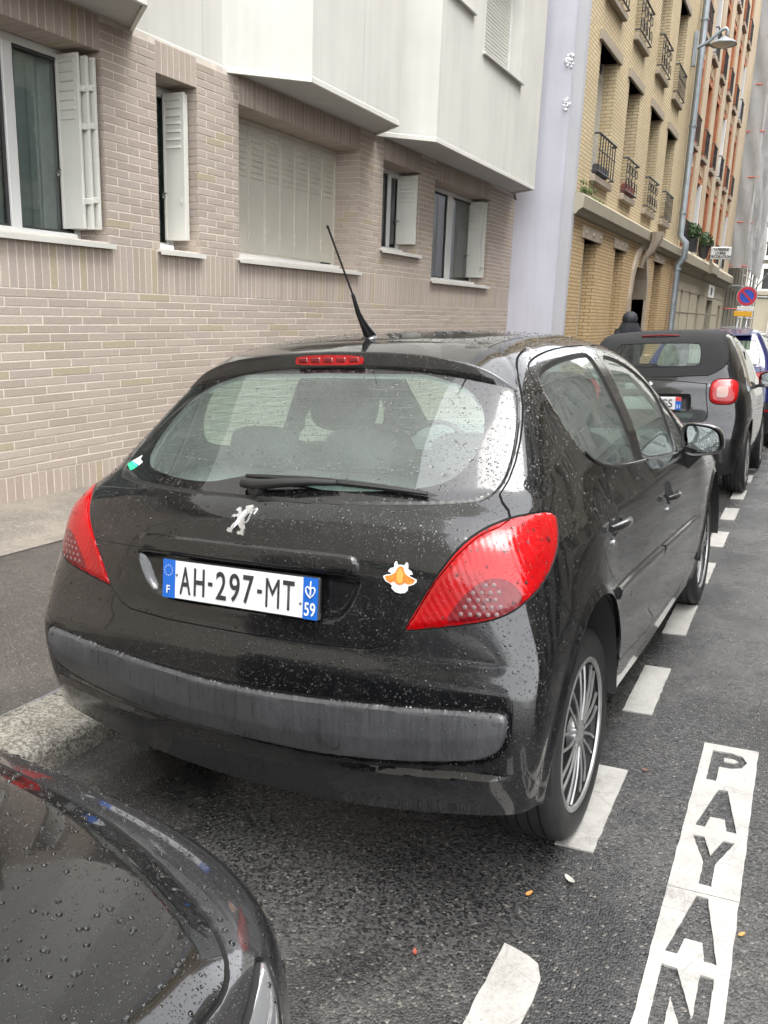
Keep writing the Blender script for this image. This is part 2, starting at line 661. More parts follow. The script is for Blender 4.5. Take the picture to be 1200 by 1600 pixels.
# ------------------------------------------------------------------ ground
def road_z(x, y):
    """carriageway: falls to the gutter on the left, flattens to a crown on the right; runs slightly downhill"""
    x = np.asarray(x, float)
    cross = np.where(x < 1.6, .0689 * x, .0689 * 1.6 + .0689 * (x - 1.6) * np.exp(-np.clip(x - 1.6, 0, 9) / 1.2))
    cross = np.where(x > 4.2, cross - .02 * (x - 4.2), cross)
    return cross - .01535 * np.asarray(y, float)
def walk_z(x, y):
    return .030 + (-np.asarray(x, float) - .95) * .02 - .01535 * (np.asarray(y, float) - .3)
def sheet(name, xs, ys, zf, mat, dz=0., **kw):
    P = [[(x, y, float(zf(x, y)) + dz) for y in ys] for x in xs]
    m = MB().grid(P)
    return m.build(name, mat, None, smooth=True, **kw)
YS = [-40, -20, -10, -5, -2, 0, 2, 4, 6, 8, 10, 14, 20, 30, 45, 70, 110, 160]
sheet('road', [-1.10, -.6, 0, .6, 1.2, 1.6, 2.0, 2.5, 3.0, 3.6, 4.2, 5, 6, 7.0], YS, road_z, 'road_asphalt', kind='structure')
sheet('pavement', [-2.87, -2.2, -1.6, -1.258], YS, walk_z, 'pavement_asphalt', kind='structure')
sheet('pavement_strip', [-4.4, -3.9, -3.4, -2.86], YS, walk_z, 'cement_strip', dz=.004, kind='structure')
sheet('far_pavement', [6.95, 8.0, 9.4], YS, lambda x, y: road_z(6.95, y) + .10, 'pavement_asphalt', kind='structure')
MB().add([(-600, -600, -4.2), (600, -600, -4.2), (600, 600, -4.2), (-600, 600, -4.2)], [(0, 1, 2, 3)]).build('ground', 'pavement_asphalt', None, kind='structure')
kr = empty('kerb', kind='structure')
for i in range(26):
    y0, y1 = -3.43 + i * 1.0, -3.43 + i * 1.0 + .992
    m = MB()
    w = rnd.uniform(-.004, .004)
    prof = [(-1.258, -.30), (-.935, -.30), (-.937, -.02 + w), (-.948 + w, .0), (-.965, .010), (-1.05, .013), (-1.258, .010 + w)]
    ny = 6
    P = []
    for j in range(ny + 1):
        y = y0 + (y1 - y0) * j / ny
        P.append([(x + rnd.uniform(-.002, .002), y, .022 + z - .01535 * (y - .3) + (rnd.uniform(-.0025, .0025) if z > -.1 else 0)) for x, z in prof])
    m.grid(P)
    n = len(prof)
    m.f += [tuple(range(n - 1, -1, -1)), tuple(range(ny * n, ny * n + n))]
    m.f = [f[::-1] for f in m.f]
    m.build('kerb_stone', 'kerb_granite', kr, smooth=35)

# road markings: real slabs of paint 4 mm above the asphalt with ragged edges
def mark_poly(poly, n=10, amp=.0012):
    out = []
    for i in range(len(poly)):
        a, b = poly[i], poly[(i + 1) % len(poly)]
        L = math.hypot(b[0] - a[0], b[1] - a[1])
        k = max(1, int(L / .035))
        for j in range(k):
            t = j / k
            w = rnd.gauss(0, amp) if j else 0
            nx, ny = -(b[1] - a[1]) / L, (b[0] - a[0]) / L
            out.append((a[0] + (b[0] - a[0]) * t + nx * w, a[1] + (b[1] - a[1]) * t + ny * w))
    return out
def mark(name, poly, mat='road_paint', h=.005, parent=None, **tags):
    n = len(poly)
    top = [(x, y, float(road_z(x, y)) + h) for x, y in poly]
    bot = [(x, y, float(road_z(x, y)) - .004) for x, y in poly]
    m = MB().add(top + bot, [tuple(range(n)), *[(i, n + i, n + (i + 1) % n, (i + 1) % n) for i in range(n)]])
    area = sum(poly[i][0] * poly[(i + 1) % n][1] - poly[(i + 1) % n][0] * poly[i][1] for i in range(n))
    if area < 0:
        m.f = [f[::-1] for f in m.f]
    return m.build(name, mat, parent, **tags)
side_word = ['nearest the camera, chipped corner', 'under the rear wheel of the black hatchback', 'beside the rear door of the black hatchback', 'beside the front door of the black hatchback']
ORD = 'first second third fourth fifth sixth seventh eighth ninth tenth eleventh twelfth thirteenth fourteenth fifteenth sixteenth seventeenth eighteenth'.split()
for i in range(18):
    y0 = -.44 + i * 1.01
    y1 = y0 + .525
    poly = [(.772, y0), (.884, y0 - .0), (.884, y1), (.772, y1)]
    if i == 0:
        poly = [(.770, -.46), (.889, -.46), (.887, .025), (.868, .070), (.842, .085), (.774, .105)]
    lab = ('white painted parking dash, %s' % side_word[i]) if i < 4 else 'white parking dash on the road, %s in the row counted from the camera' % ORD[i]
    mark('parking_dash', mark_poly(poly), label=lab, category='road marking', group='white parking dashes')
# PAYANT: white slab with letter-shaped openings showing the asphalt
def payant():
    root = empty('road_lettering', label='white painted strip on the road with the letters PAYANT', category='road marking')
    # strip built as a grid of cells, letters cut out by a level set
    X0, X1 = 1.098, 1.277
    y_top = 1.415
    GL = {'P': [(0, 0), (.55, 0), (.84, .06), (1, .24), (.88, .44), (.60, .53), (.27, .53), (.27, 1), (0, 1)],
          'A': [(.38, 0), (.62, 0), (1, 1), (.76, 1), (.68, .74), (.32, .74), (.24, 1), (0, 1)],
          'Y': [(0, 0), (.28, 0), (.5, .38), (.73, 0), (1, 0), (.64, .55), (.64, 1), (.37, 1), (.37, .55)],
          'N': [(0, 0), (.30, 0), (.73, .62), (.73, 0), (1, 0), (1, 1), (.72, 1), (.28, .40), (.28, 1), (0, 1)],
          'T': [(0, 0), (1, 0), (1, .20), (.64, .20), (.64, 1), (.36, 1), (.36, .20), (0, .20)]}
    polys, isles = [], []
    def letter(ch, hi, lo):
        M_ = lambda q: [(1.130 + .116 * u, hi + (lo - hi) * t) for u, t in q]
        polys.append(M_(GL[ch]))
        if ch == 'P':
            isles.append(M_([(.36, .20), (.62, .20), (.76, .26), (.64, .335), (.36, .33)]))
    for ch, a_, b_ in (('P', 1.365, 1.138), ('A', 1.085, .838), ('Y', .782, .543), ('A', .492, .243), ('N', .194, -.045), ('T', -.098, -.335)):
        letter(ch, a_, b_)
    v = y_top + .40
    y_bot = y_top - v - .02
    nx, ny = 40, 330
    xs = np.linspace(X0, X1, nx + 1)
    ys = np.linspace(y_bot, y_top, ny + 1)
    GX, GY = np.meshgrid(xs, ys, indexing='ij')
    V2 = np.stack([GX, GY], -1).reshape(-1, 2)
    # ragged outline
    e = np.array([mnoise.noise(Vector((0, y * 14, 3))) for y in ys]) * .0028
    e2 = np.array([mnoise.noise(Vector((5, y * 14, 3))) for y in ys]) * .0028
    GX = GX + np.where(np.arange(nx + 1)[:, None] == 0, e[None], 0) + np.where(np.arange(nx + 1)[:, None] == nx, e2[None], 0)
    V = np.stack([GX, GY, road_z(GX, GY) + .006], -1).reshape(-1, 3)
    idx = np.arange((nx + 1) * (ny + 1)).reshape(nx + 1, ny + 1)
    q = np.stack([idx[:-1, :-1], idx[1:, :-1], idx[1:, 1:], idx[:-1, 1:]], -1).reshape(-1, 4)
    sh = Shell(V, np.concatenate([q[:, [0, 1, 2]], q[:, [0, 2, 3]]]))
    def f_let(P):
        d = np.full(len(P), 1.)
        al = np.ones(len(P), bool)
        for q in polys:
            d = np.minimum(d, sdnear(P[:, :2], q, al))
        for q in isles:
            d = np.maximum(d, -sdnear(P[:, :2], q, al))
        wob = np.array([mnoise.noise(Vector((p[0] * 45, p[1] * 45, 0))) for p in P]) * .0016
        return d + wob
    f_seam = lambda P: np.abs(P[:, 1] - .505 - .02 * (P[:, 0] - 1.19)) - .0018
    sh.cut(f_let)
    sh.drop(f_let(sh.cen()) < 0)
    sh.cut(lambda P: P[:, 1] - .505 - .02 * (P[:, 0] - 1.19))
    c = sh.cen()
    up = c[:, 1] > .505 + .02 * (c[:, 0] - 1.19)
    for nm, msk, dy in (('upper_strip', up, .0015), ('lower_strip', ~up, -.0015)):
        t = sh.T[msk]
        VV = sh.V.copy()
        VV[:, 1] += dy
        # skirts along open edges for thickness
        e_ = np.concatenate([t[:, [0, 1]], t[:, [1, 2]], t[:, [2, 0]]])
        key = np.sort(e_, 1)
        u_, inv, cnt = np.unique(key[:, 0].astype(np.int64) * 10 ** 7 + key[:, 1], return_inverse=True, return_counts=True)
        be = e_[cnt[inv] == 1]
        nV = len(VV)
        low = VV.copy()
        low[:, 2] -= .010
        VV2 = np.concatenate([VV, low])
        sk = np.concatenate([np.stack([be[:, 1], be[:, 0], be[:, 0] + nV], 1), np.stack([be[:, 1], be[:, 0] + nV, be[:, 1] + nV], 1)])
        o = tri_object(nm, VV2, np.concatenate([t, sk]), None, 'road_paint', root)
        o.data.set_sharp_from_angle(angle=R(30))
    return root
payant()

# ------------------------------------------------------------------ greige brick apartment building
BX = -3.900          # brick face
BLD = empty('apartment_building', (-3.9, 7, .05), label='apartment building of greige brick with white projecting bays above', category='building')
BLD.matrix_world = Matrix.Identity(4)
WIN = [(0.95, 3.705, 1.985, 3.372), (4.318, 4.848, 1.985, 3.372), (5.465, 7.905, 1.985, 3.372), (8.540, 9.690, 2.300, 3.372), (10.197, 12.600, 1.985, 3.372)]
Y_A, Y_B = -2.2, 13.843
bricks = []      # (y0,y1,z0,z1,depth, xface)
def blocked(y0, y1, z0, z1):
    return [(a, b) for a, b, c, d in WIN if z1 > c + .004 and z0 < d - .004]
def row(z0, z1, pitch, off, ya, yb):
    """one course between ya and yb, split by openings"""
    segs = [(ya, yb)]
    for a, b in blocked(ya, yb, z0, z1):
        ns = []
        for p, q in segs:
            if b <= p or a >= q:
                ns.append((p, q))
            else:
                if a > p: ns.append((p, a))
                if b < q: ns.append((b, q))
        segs = ns
    J = .0115
    for p, q in segs:
        y = p - off
        while y < q:
            a, b = max(y, p), min(y + pitch, q)
            if b - a > .035:
                bricks.append((a + (J / 2 if a > p else 0), b - (J / 2 if b < q else 0), z0 + .0052, z1 - .0052, .0))
            y += pitch
k = 0
z = 1.600
while z - .0645 > .205:
    row(z - .0645, z, .390, (0., .195, .06, .255)[k % 4], Y_A, Y_B)
    z -= .0645
    k += 1
base_top = z
def soldiers(z0, z1, ya, yb, pitch, deep=0.):
    n = round((yb - ya) / pitch)
    p = (yb - ya) / n
    for i in range(n):
        bricks.append((ya + i * p + .0045, ya + (i + 1) * p - .0045, z0 + .0045, z1 - .0045, deep))
soldiers(-.10, base_top, Y_A, Y_B, .0735)
soldiers(1.600, 1.975, Y_A, Y_B, .0735)
for a, b, c, d in WIN:
    soldiers(3.372, 3.625, a, b, .0735, .33)
k = 0
z = 1.975
LINT = [(a, b) for a, b, c, d in WIN]
while z + .0645 < 3.64:
    # above window heads the lintel soldiers replace the courses
    if z + .0645 > 3.372:
        edges = [Y_A] + [v for ab in LINT for v in ab] + [Y_B]
        for i in range(0, len(edges), 2):
            row(z, z + .0645, .262, (0., .131)[k % 2], edges[i], edges[i + 1])
    else:
        row(z, z + .0645, .262, (0., .131)[k % 2], Y_A, Y_B)
    z += .0645
    k += 1
def brick_geo(L, H, D):
    c = .0016
    # front at x=0, back at -D ; centred on y,z
    y, zz = L / 2, H / 2
    v = [(-c, -y, -zz), (-c, y, -zz), (-c, y, zz), (-c, -y, zz), (0, -y + c, -zz + c), (0, y - c, -zz + c), (0, y - c, zz - c), (0, -y + c, zz - c),
         (-D, -y, -zz), (-D, y, -zz), (-D, y, zz), (-D, -y, zz)]
    f = [(4, 5, 6, 7)]
    for i in range(4):
        j = (i + 1) % 4
        f += [(i, j, 4 + j, 4 + i), (8 + i, 8 + j, j, i)]
    return v, f
WALL = MB().build('brick_wall', 'mortar', BLD)
# mortar backing as one sheet with openings
def holed_sheet(m, x, ya, yb, za, zb, holes, depth, flip=False):
    ysn = sorted({ya, yb, *[v for h in holes for v in h[:2] if ya < v < yb]})
    zsn = sorted({za, zb, *[v for h in holes for v in h[2:4] if za < v < zb]})
    for i in range(len(ysn) - 1):
        for j in range(len(zsn) - 1):
            cy, cz = (ysn[i] + ysn[i + 1]) / 2, (zsn[j] + zsn[j + 1]) / 2
            if any(a < cy < b and c < cz < d for a, b, c, d in [h[:4] for h in holes]):
                continue
            m.add([(x, ysn[i], zsn[j]), (x, ysn[i + 1], zsn[j]), (x, ysn[i + 1], zsn[j + 1]), (x, ysn[i], zsn[j + 1])], [(0, 1, 2, 3)])
    for h in holes:
        a, b, c, d = h[:4]
        dd = h[4] if len(h) > 4 else depth
        m.add([(x, a, c), (x, b, c), (x, b, d), (x, a, d), (x - dd, a, c), (x - dd, b, c), (x - dd, b, d), (x - dd, a, d)],
              [(0, 4, 5, 1), (1, 5, 6, 2), (2, 6, 7, 3), (3, 7, 4, 0)])
m = MB()
holed_sheet(m, BX - .0028, Y_A, Y_B, -.15, 3.63, [(a - .001, b + .007, c, d + .006, .34) for a, b, c, d in WIN], .34)
m.add([(BX - .007, Y_B, -.15), (BX - 9, Y_B, -.15), (BX - 9, Y_B, 3.63), (BX - .007, Y_B, 3.63)], [(0, 1, 2, 3)])
me_ = WALL.data
me_.from_pydata(m.v, [], m.f)
me_.update()
# bricks on the far reveals of the windows (the faces that look back along the street)
reveal = []
for a, b, c, d in WIN:
    z = 1.975
    k = 0
    while z + .0645 < d + .03:
        if z + .06 > c:
            splits = ((0.034, .125), (.135, .33)) if k % 2 else ((.034, .21), (.22, .33))
            for p, q in splits:
                reveal.append((b, p, q, max(z, c) + .0045, min(z + .0645, d) - .0045))
        z += .0645
        k += 1
camp = Vector(cam.matrix_world.translation)
def in_view(p):
    q = cam.matrix_world.inverted() @ Vector(p)
    if q.z > -.1:
        return None
    u = 600 + 1315.4 * q.x / -q.z
    v_ = 800 - 1315.4 * q.y / -q.z
    return u, v_
def car_hides(u, v_):
    # rough outline of the parked hatchback in the view, used only to rank bricks by how large they show
    return (v_ > 600 - max(0, 330 - u) * 1.6 if u > 120 else v_ > 1200) and v_ > 520 and u > 120
ranked = []
for i, b in enumerate(bricks):
    c = (BX, (b[0] + b[1]) / 2, (b[2] + b[3]) / 2)
    uv = in_view(c)
    if uv is None or not (-10 < uv[0] < 1200 and 0 < uv[1] < 1600) or car_hides(*uv) or c[2] > 3.60:
        continue
    dist2 = (camp - Vector(c)).length_squared
    ranked.append((-(b[1] - b[0]) * (b[3] - b[2]) * (camp.x - BX) / dist2 ** 1.5, i))
ranked.sort()
single = {i for _, i in ranked[:296]}
cache = {}
rest = MB()
for i, (y0, y1, z0, z1, deep) in enumerate(bricks):
    L, H = y1 - y0, z1 - z0
    D = .34 if deep else .03
    jit = rnd.uniform(-.0012, .0012)
    if i in single:
        key = (round(L, 3), round(H, 3), D)
        if key not in cache:
            v, f = brick_geo(key[0], key[1], D)
            me = bpy.data.meshes.new('brick')
            me.from_pydata(v, [], f)
            me.update()
            me.materials.append(MATS['brick_greige'])
            cache[key] = me
        o = bpy.data.objects.new('brick', cache[key])
        COL.objects.link(o)
        o.parent = WALL
        o.location = (BX + jit, (y0 + y1) / 2, (z0 + z1) / 2)
        o.rotation_euler = (0, 0, rnd.uniform(-.002, .002))
    else:
        v, f = brick_geo(L, H, D)
        rest.add([(BX + jit + p[0], (y0 + y1) / 2 + p[1], (z0 + z1) / 2 + p[2]) for p in v], f)
for b, p, q, z0, z1 in reveal:
    rest.box(BX - q, BX - p, b, b + .03, z0, z1)
rest.build('small_bricks', 'brick_greige', WALL, kind='stuff')

# ---- windows of the ground floor
def shutter_leaf(parent, x0, x1, y, z0, z1, mat='white_metal', louvres=7, thick=.022, name='shutter', top=.37):
    """folded metal leaf standing square to the wall: spans x0..x1 at depth y"""
    m = MB()
    m.box(x0, x1, y, y + thick, z0, z1, bev=.003)
    w = x1 - x0
    fr = .022
    for a, b, c, d in ((x0 + .002, x0 + fr, z0 + .002, z1 - .002), (x1 - fr, x1 - .002, z0 + .002, z1 - .002), (x0 + fr, x1 - fr, z1 - fr, z1 - .002), (x0 + fr, x1 - fr, z0 + .002, z0 + fr)):
        m.box(a, b, y - .006, y + .001, c, d)
    H = (z1 - z0)
    for i in range(louvres):
        zz = z1 - .055 - i * H * top / louvres
        m.add([(x0 + .045, y + .001, zz + .020), (x1 - .040, y + .001, zz + .020), (x1 - .040, y - .013, zz - .006), (x0 + .045, y - .013, zz - .006),
               (x1 - .040, y + .001, zz - .012), (x0 + .045, y + .001, zz - .012)], [(3, 2, 1, 0), (5, 4, 2, 3), (0, 5, 3), (2, 4, 1)])
    return m.build(name, mat, parent)
def hinge(parent, x, y, z):
    MB().box(x - .018, x + .022, y - .010, y + .03, z - .022, z + .022, bev=.004).build('hinge', 'white_metal', parent)
def stay(parent, x, y, z, s=1):
    m = MB().box(x - .008, x + .010, y - .03, y + .0, z - .025, z + .02, bev=.003)
    m.tube([(x, y - .02, z), (x + .05, y - .06, z + .015 * s), (x + .085, y - .07, z + .012 * s)], .006, 6)
    m.build('shutter_stay', 'handle_metal', parent)
def window_unit(a, b, c, d, mull, frame_x=-4.195, curtain=True, name='window', fw=.055):
    w = empty(name)
    w.parent = BLD
    m = MB()
    m.box(frame_x - .05, frame_x, a, b, c, c + fw)
    m.box(frame_x - .05, frame_x, a, b, d - fw, d)
    w.location = (0, 0, 0)
    m.box(frame_x - .05, frame_x, a, a + fw, c + fw, d - fw)
    m.box(frame_x - .05, frame_x, b - fw, b, c + fw, d - fw)
    m.build('frame', 'white_frame', w)
    pos = [a + fw] + [v for q in mull for v in q] + [b - fw]
    for q0, q1 in mull:
        MB().box(frame_x - .045, frame_x + .008, q0, q1, c + fw, d - fw, bev=.004).build('mullion', 'white_frame', w)
    for i in range(0, len(pos), 2):
        p, q = pos[i], pos[i + 1]
        if q - p < .05:
            continue
        m = MB()
        s = .022
        for (u0, u1, v0, v1) in ((p, q, c + fw, c + fw + s), (p, q, d - fw - s, d - fw), (p, p + s, c + fw + s, d - fw - s), (q - s, q, c + fw + s, d - fw - s)):
            m.box(frame_x - .04, frame_x - .012, u0 + .001, u1 - .001, v0, v1)
        m.build('sash', 'window_rubber' if q - p > .35 else 'white_frame', w)
        MB().add([(frame_x - .026, p + s, c + fw + s), (frame_x - .026, q - s, c + fw + s), (frame_x - .026, q - s, d - fw - s), (frame_x - .026, p + s, d - fw - s)], [(0, 1, 2, 3)]).build('pane', 'room_glass', w)
    if curtain:
        P = []
        n = max(8, int((b - a) * 60))
        for i in range(n + 1):
            y = a + (b - a) * i / n
            x = frame_x - .11 + .022 * math.sin(y * 52) + .012 * math.sin(y * 23 + 1)
            P.append([(x, y, c), (x + .004, y, (c + d) / 2), (x, y, d)])
        MB().grid(P).build('curtain', 'curtain_cloth', w, smooth=True)
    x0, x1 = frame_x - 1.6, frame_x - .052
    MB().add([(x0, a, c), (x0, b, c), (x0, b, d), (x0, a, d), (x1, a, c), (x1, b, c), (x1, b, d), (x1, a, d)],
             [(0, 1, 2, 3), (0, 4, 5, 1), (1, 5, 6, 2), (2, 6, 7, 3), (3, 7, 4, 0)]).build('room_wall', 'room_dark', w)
    return w
def sill(parent, a, b, z, deep=.34, out=.055):
    m = MB()
    m.prism([(BX + out, z - .052), (BX + out, z - .012), (BX - deep + .02, z + .022), (BX - deep + .02, z - .02), (BX + out - .018, z - .030), (BX + out - .018, z - .052)], a - .035, b + .035, axis=1)
    m.build('sill', 'sill_metal', parent)
    m = MB()
    m.prism([(BX - .16, z - .001), (BX - .16, z + .042), (BX - .18, z + .05), (BX - .30, z + .055), (BX - .30, z - .001)], a + .004, b - .16, axis=1)
    m.build('threshold', 'white_frame', parent)
# window beside the camera: wide panes, three leaves folded at its far jamb
w = window_unit(*WIN[0], [(2.02, 2.10), (3.035, 3.125)], curtain=True, name='window')
sill(w, *WIN[0][:2], 1.985)
shutter_leaf(w, -4.215, -3.985, 3.545, 2.075, 3.340)
shutter_leaf(w, -4.19, -3.945, 3.595, 2.075, 3.325, louvres=0)
shutter_leaf(w, -4.17, -3.915, 3.640, 2.075, 3.320, louvres=0)
for zz in (3.09, 2.82, 2.28):
    hinge(w, -3.965, 3.56, zz)
    hinge(w, -3.935, 3.61, zz + .012)
stay(w, -4.215, 3.54, 2.49)
# narrow window
w = window_unit(*WIN[1], [(4.50, 4.56)], curtain=True)
sill(w, *WIN[1][:2], 1.985)
shutter_leaf(w, -4.195, -3.955, 4.735, 2.085, 3.325)
shutter_leaf(w, -4.18, -3.965, 4.775, 2.085, 3.315, louvres=0)
stay(w, -4.19, 4.73, 2.47)
MB().box(-4.005, -3.985, 4.722, 4.735, 2.40, 2.44, bev=.003).build('latch', 'white_metal', w)
# shuttered window: eight closed leaves
w = empty('window')
w.parent = BLD
sill(w, *WIN[2][:2], 1.985)
a, b, c, d = WIN[2]
n = 8
for i in range(n):
    p, q = a + .03 + (b - a - .06) * i / n, a + .03 + (b - a - .06) * (i + 1) / n
    m = MB()
    m.box(-4.262, -4.240, p + .004, q - .004, c + .085, d - .045, bev=.004)
    m.box(-4.243, -4.232, p + .004, p + .026, c + .09, d - .05)
    for j in range(8):
        zz = d - .13 - j * .058
        m.add([(-4.2395, p + .055, zz + .018), (-4.2395, q - .04, zz + .018), (-4.226, q - .04, zz - .006), (-4.226, p + .055, zz - .006), (-4.2395, q - .04, zz - .014), (-4.2395, p + .055, zz - .014)],
              [(0, 3, 2, 1), (3, 5, 4, 2), (0, 5, 3), (2, 4, 1)])
    for zz in (c + .22, c + .30) if i % 2 else (c + .26,):
        m.box(-4.240, -4.222, p + .01, p + .034, zz, zz + .05, bev=.003)
    m.build('shutter', 'cream_metal', w)
m = MB()
for p, q, r_, s_ in ((a, a + .03, c, d), (b - .03, b, c, d), (a + .03, b - .03, d - .045, d), (a + .03, b - .03, c, c + .06)):
    m.box(-4.27, -4.225, p, q, r_, s_)
m.build('frame', 'cream_metal', w)
# small window with one leaf
w = window_unit(*WIN[3], [(9.28, 9.36)], curtain=False)
sill(w, *WIN[3][:2], 2.300)
shutter_leaf(w, -4.205, -3.905, 9.60, 2.43, 3.335, louvres=6)
stay(w, -4.2, 9.58, 2.72)
# double window with a leaf
w = window_unit(*WIN[4], [(10.66, 10.78), (11.42, 11.62)], curtain=True)
sill(w, *WIN[4][:2], 1.985)
shutter_leaf(w, -4.25, -3.985, 12.44, 2.11, 3.335, louvres=7)
shutter_leaf(w, -4.20, -3.935, 12.50, 2.11, 3.33, louvres=0)
for zz in (3.12, 2.86, 2.30):
    hinge(w, -3.965, 12.45, zz)
stay(w, -4.25, 12.43, 2.45)

# ---- white bays above
ZS = 3.620
TOP = 16.5
foot = [(-9, -2.2), (-3.36, -2.2), (-3.36, 3.62), (-3.905, 4.06), (-3.93, 4.09), (-3.93, 5.26), (-3.905, 5.29), (-3.322, 5.835), (-3.372, 7.855), (-3.892, 8.285), (-3.325, 8.850), (-3.372, 13.255), (-3.885, 13.66), (-3.885, 13.845), (-9, 13.845)]
UW = [(10.39, 12.07, 5.03, 6.6), (7.9, 9.86, 5.36, 6.9)]
m = MB()
for i in range(1, len(foot) - 1):
    (xa, ya), (xb, yb) = foot[i], foot[i + 1]
    if i == 10:     # long front of the third bay: leave an opening for the roller blind
        P = lambda y, z: (xa + (xb - xa) * (y - ya) / (yb - ya), y, z)
        a, b, c, d = UW[0]
        for (u0, u1, v0, v1) in ((ya, a, ZS, TOP), (b, yb, ZS, TOP), (a, b, ZS, c), (a, b, d, TOP)):
            m.add([P(u0, v0), P(u1, v0), P(u1, v1), P(u0, v1)], [(0, 1, 2, 3)])
        q = lambda y, z, dx: (P(y, z)[0] - dx, y, z)
        dp = .22
        m.add([q(a, c, 0), q(b, c, 0), q(b, d, 0), q(a, d, 0), q(a, c, dp), q(b, c, dp), q(b, d, dp), q(a, d, dp)], [(0, 4, 5, 1), (1, 5, 6, 2), (2, 6, 7, 3), (3, 7, 4, 0)])
    else:
        m.add([(xa, ya, ZS), (xb, yb, ZS), (xb, yb, TOP), (xa, ya, TOP)], [(0, 1, 2, 3)])
m.add([(x, y, TOP) for x, y in foot], [tuple(range(len(foot)))])
BAY = m.build('bay_wall', 'stucco_white', BLD)
m = MB()
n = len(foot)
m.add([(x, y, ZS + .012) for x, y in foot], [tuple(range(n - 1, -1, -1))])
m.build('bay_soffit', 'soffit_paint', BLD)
for x, y in ((-3.9305, 4.98), (-3.345, 6.9), (-3.352, 11.35 - 1.2)):
    MB().box(x - .004, x + .0012 + .0, y - .0035, y + .0035, ZS + .04, TOP).build('panel_joint', 'soffit_paint', BLD)
# drip edge along the foot of the bays
m = MB()
for i in range(1, n - 2):
    (xa, ya), (xb, yb) = foot[i], foot[i + 1]
    dx, dy = xb - xa, yb - ya
    L = math.hypot(dx, dy)
    nx, ny = dy / L, -dx / L
    for o_, z0, z1 in ((.006, ZS - .014, ZS + .032),):
        m.add([(xa + nx * o_, ya + ny * o_, z0), (xb + nx * o_, yb + ny * o_, z0), (xb + nx * o_, yb + ny * o_, z1), (xa + nx * o_, ya + ny * o_, z1),
               (xa - nx * .025, ya - ny * .025, z0), (xb - nx * .025, yb - ny * .025, z0), (xa, ya, z1 + .006), (xb, yb, z1 + .006), (xa - nx * .025, ya - ny * .025, ZS + .013), (xb - nx * .025, yb - ny * .025, ZS + .013)],
              [(0, 1, 2, 3), (4, 5, 1, 0), (3, 2, 7, 6), (8, 9, 5, 4)])
m.build('drip_edge', 'white_metal', BLD)
# roller blind and sills on the third bay
a, b, c, d = UW[0]
w = empty('roller_window')
w.parent = BLD
m = MB()
z = c + .02
while z < d:
    m.prism([(-3.585, z), (-3.572, z + .010), (-3.572, z + .034), (-3.585, z + .044)], a + .03, b - .03, axis=1)
    z += .047
m.build('roller_blind', 'white_metal', w)
MB().box(-3.60, -3.545, b - .03, b, c, d).build('guide_rail', 'white_frame', w)
MB().box(-3.60, -3.545, a, a + .03, c, d).build('guide_rail', 'white_frame', w)
MB().box(-3.56, -3.30, a - .05, b + .05, c - .035, c, bev=.006).build('sill', 'sill_metal', w)
MB().box(-3.55, -3.285, 9.0, 9.93, 5.345, 5.385, bev=.006).build('sill', 'sill_metal', BLD)
MB().tube([(-3.86, 13.70, 3.63), (-3.86, 13.70, 3.54), (-3.83, 13.70, 3.52)], .02, 8).build('overflow_spout', 'window_rubber', BLD)
# ------------------------------------------------------------------ street beyond: materials
def brick_wall_mat(name, c1, c2, mortar, bw=.225, bh=.067, ms=.011, axes='YZ', dirt=None):
    k = NT(name)
    ge = k.n('NewGeometry')
    sp = k.n('SeparateXYZ')
    k.l(ge.outputs['Position'], sp.inputs[0])
    cb = k.n('CombineXYZ')
    # bricks wrap round reveals: the along-wall coordinate adds x and y
    k.l(k.math('ADD', sp.outputs[1], sp.outputs[0]), cb.inputs[0])
    k.l(sp.outputs[2], cb.inputs[1])
    bt = k.n('TexBrick')
    k.l(cb.outputs[0], bt.inputs['Vector'])
    bt.inputs['Color1'].default_value = (*c1, 1)
    bt.inputs['Color2'].default_value = (*c2, 1)
    bt.inputs['Mortar'].default_value = (*mortar, 1)
    bt.inputs['Scale'].default_value = 1.0
    bt.inputs['Mortar Size'].default_value = ms
    bt.inputs['Mortar Smooth'].default_value = .2
    bt.inputs['Brick Width'].default_value = bw
    bt.inputs['Row Height'].default_value = bh
    n = k.noise(k.coord('World'), .8, 6, .65)
    col = k.mix(k.ramp(n, [(.35, .0), (.75, .45)]), bt.outputs['Color'], dirt or tuple(c * .55 for c in c1))
    k.set(Base_Color=col, Roughness=.8, Normal=k.bump(bt.outputs['Fac'], -.6, .01), Specular_IOR_Level=.25)
brick_wall_mat('yellow_brick', (.64, .51, .31), (.71, .59, .38), (.36, .29, .19))
brick_wall_mat('tan_brick', (.55, .385, .20), (.62, .46, .265), (.27, .19, .11))
brick_wall_mat('orange_brick', (.52, .155, .065), (.58, .205, .10), (.42, .25, .16), ms=.008)
brick_wall_mat('cream_brick', (.60, .485, .33), (.64, .535, .39), (.44, .34, .23), ms=.009)
stucco('old_stone', (.50, .45, .34))
stucco('stone_ledge', (.44, .40, .31))
stucco('lintel_stone', (.40, .34, .27))
simple('iron', (.03, .031, .034), .5)
simple('shutter_grey', (.50, .50, .43), .5, var=.06, scale=3)
simple('pale_blind', (.62, .60, .53), .6)
simple('dark_glass', (.03, .035, .04), .06, spec=.8)
simple('zinc', (.30, .34, .37), .42, .4, var=.15, scale=6)
simple('leaf_green', (.035, .075, .022), .6, var=.4, scale=30)
simple('moss', (.10, .13, .045), .9, var=.4, scale=20)
simple('planter', (.05, .05, .055), .6)
simple('red_flower_box', (.22, .06, .05), .7)
simple('sign_white', (.78, .78, .76), .4)
simple('sign_black', (.03, .03, .03), .5)
simple('sign_blue', (.02, .09, .55), .35)
simple('sign_red', (.60, .02, .05), .35)
simple('sign_yellow', (.85, .45, .02), .4)
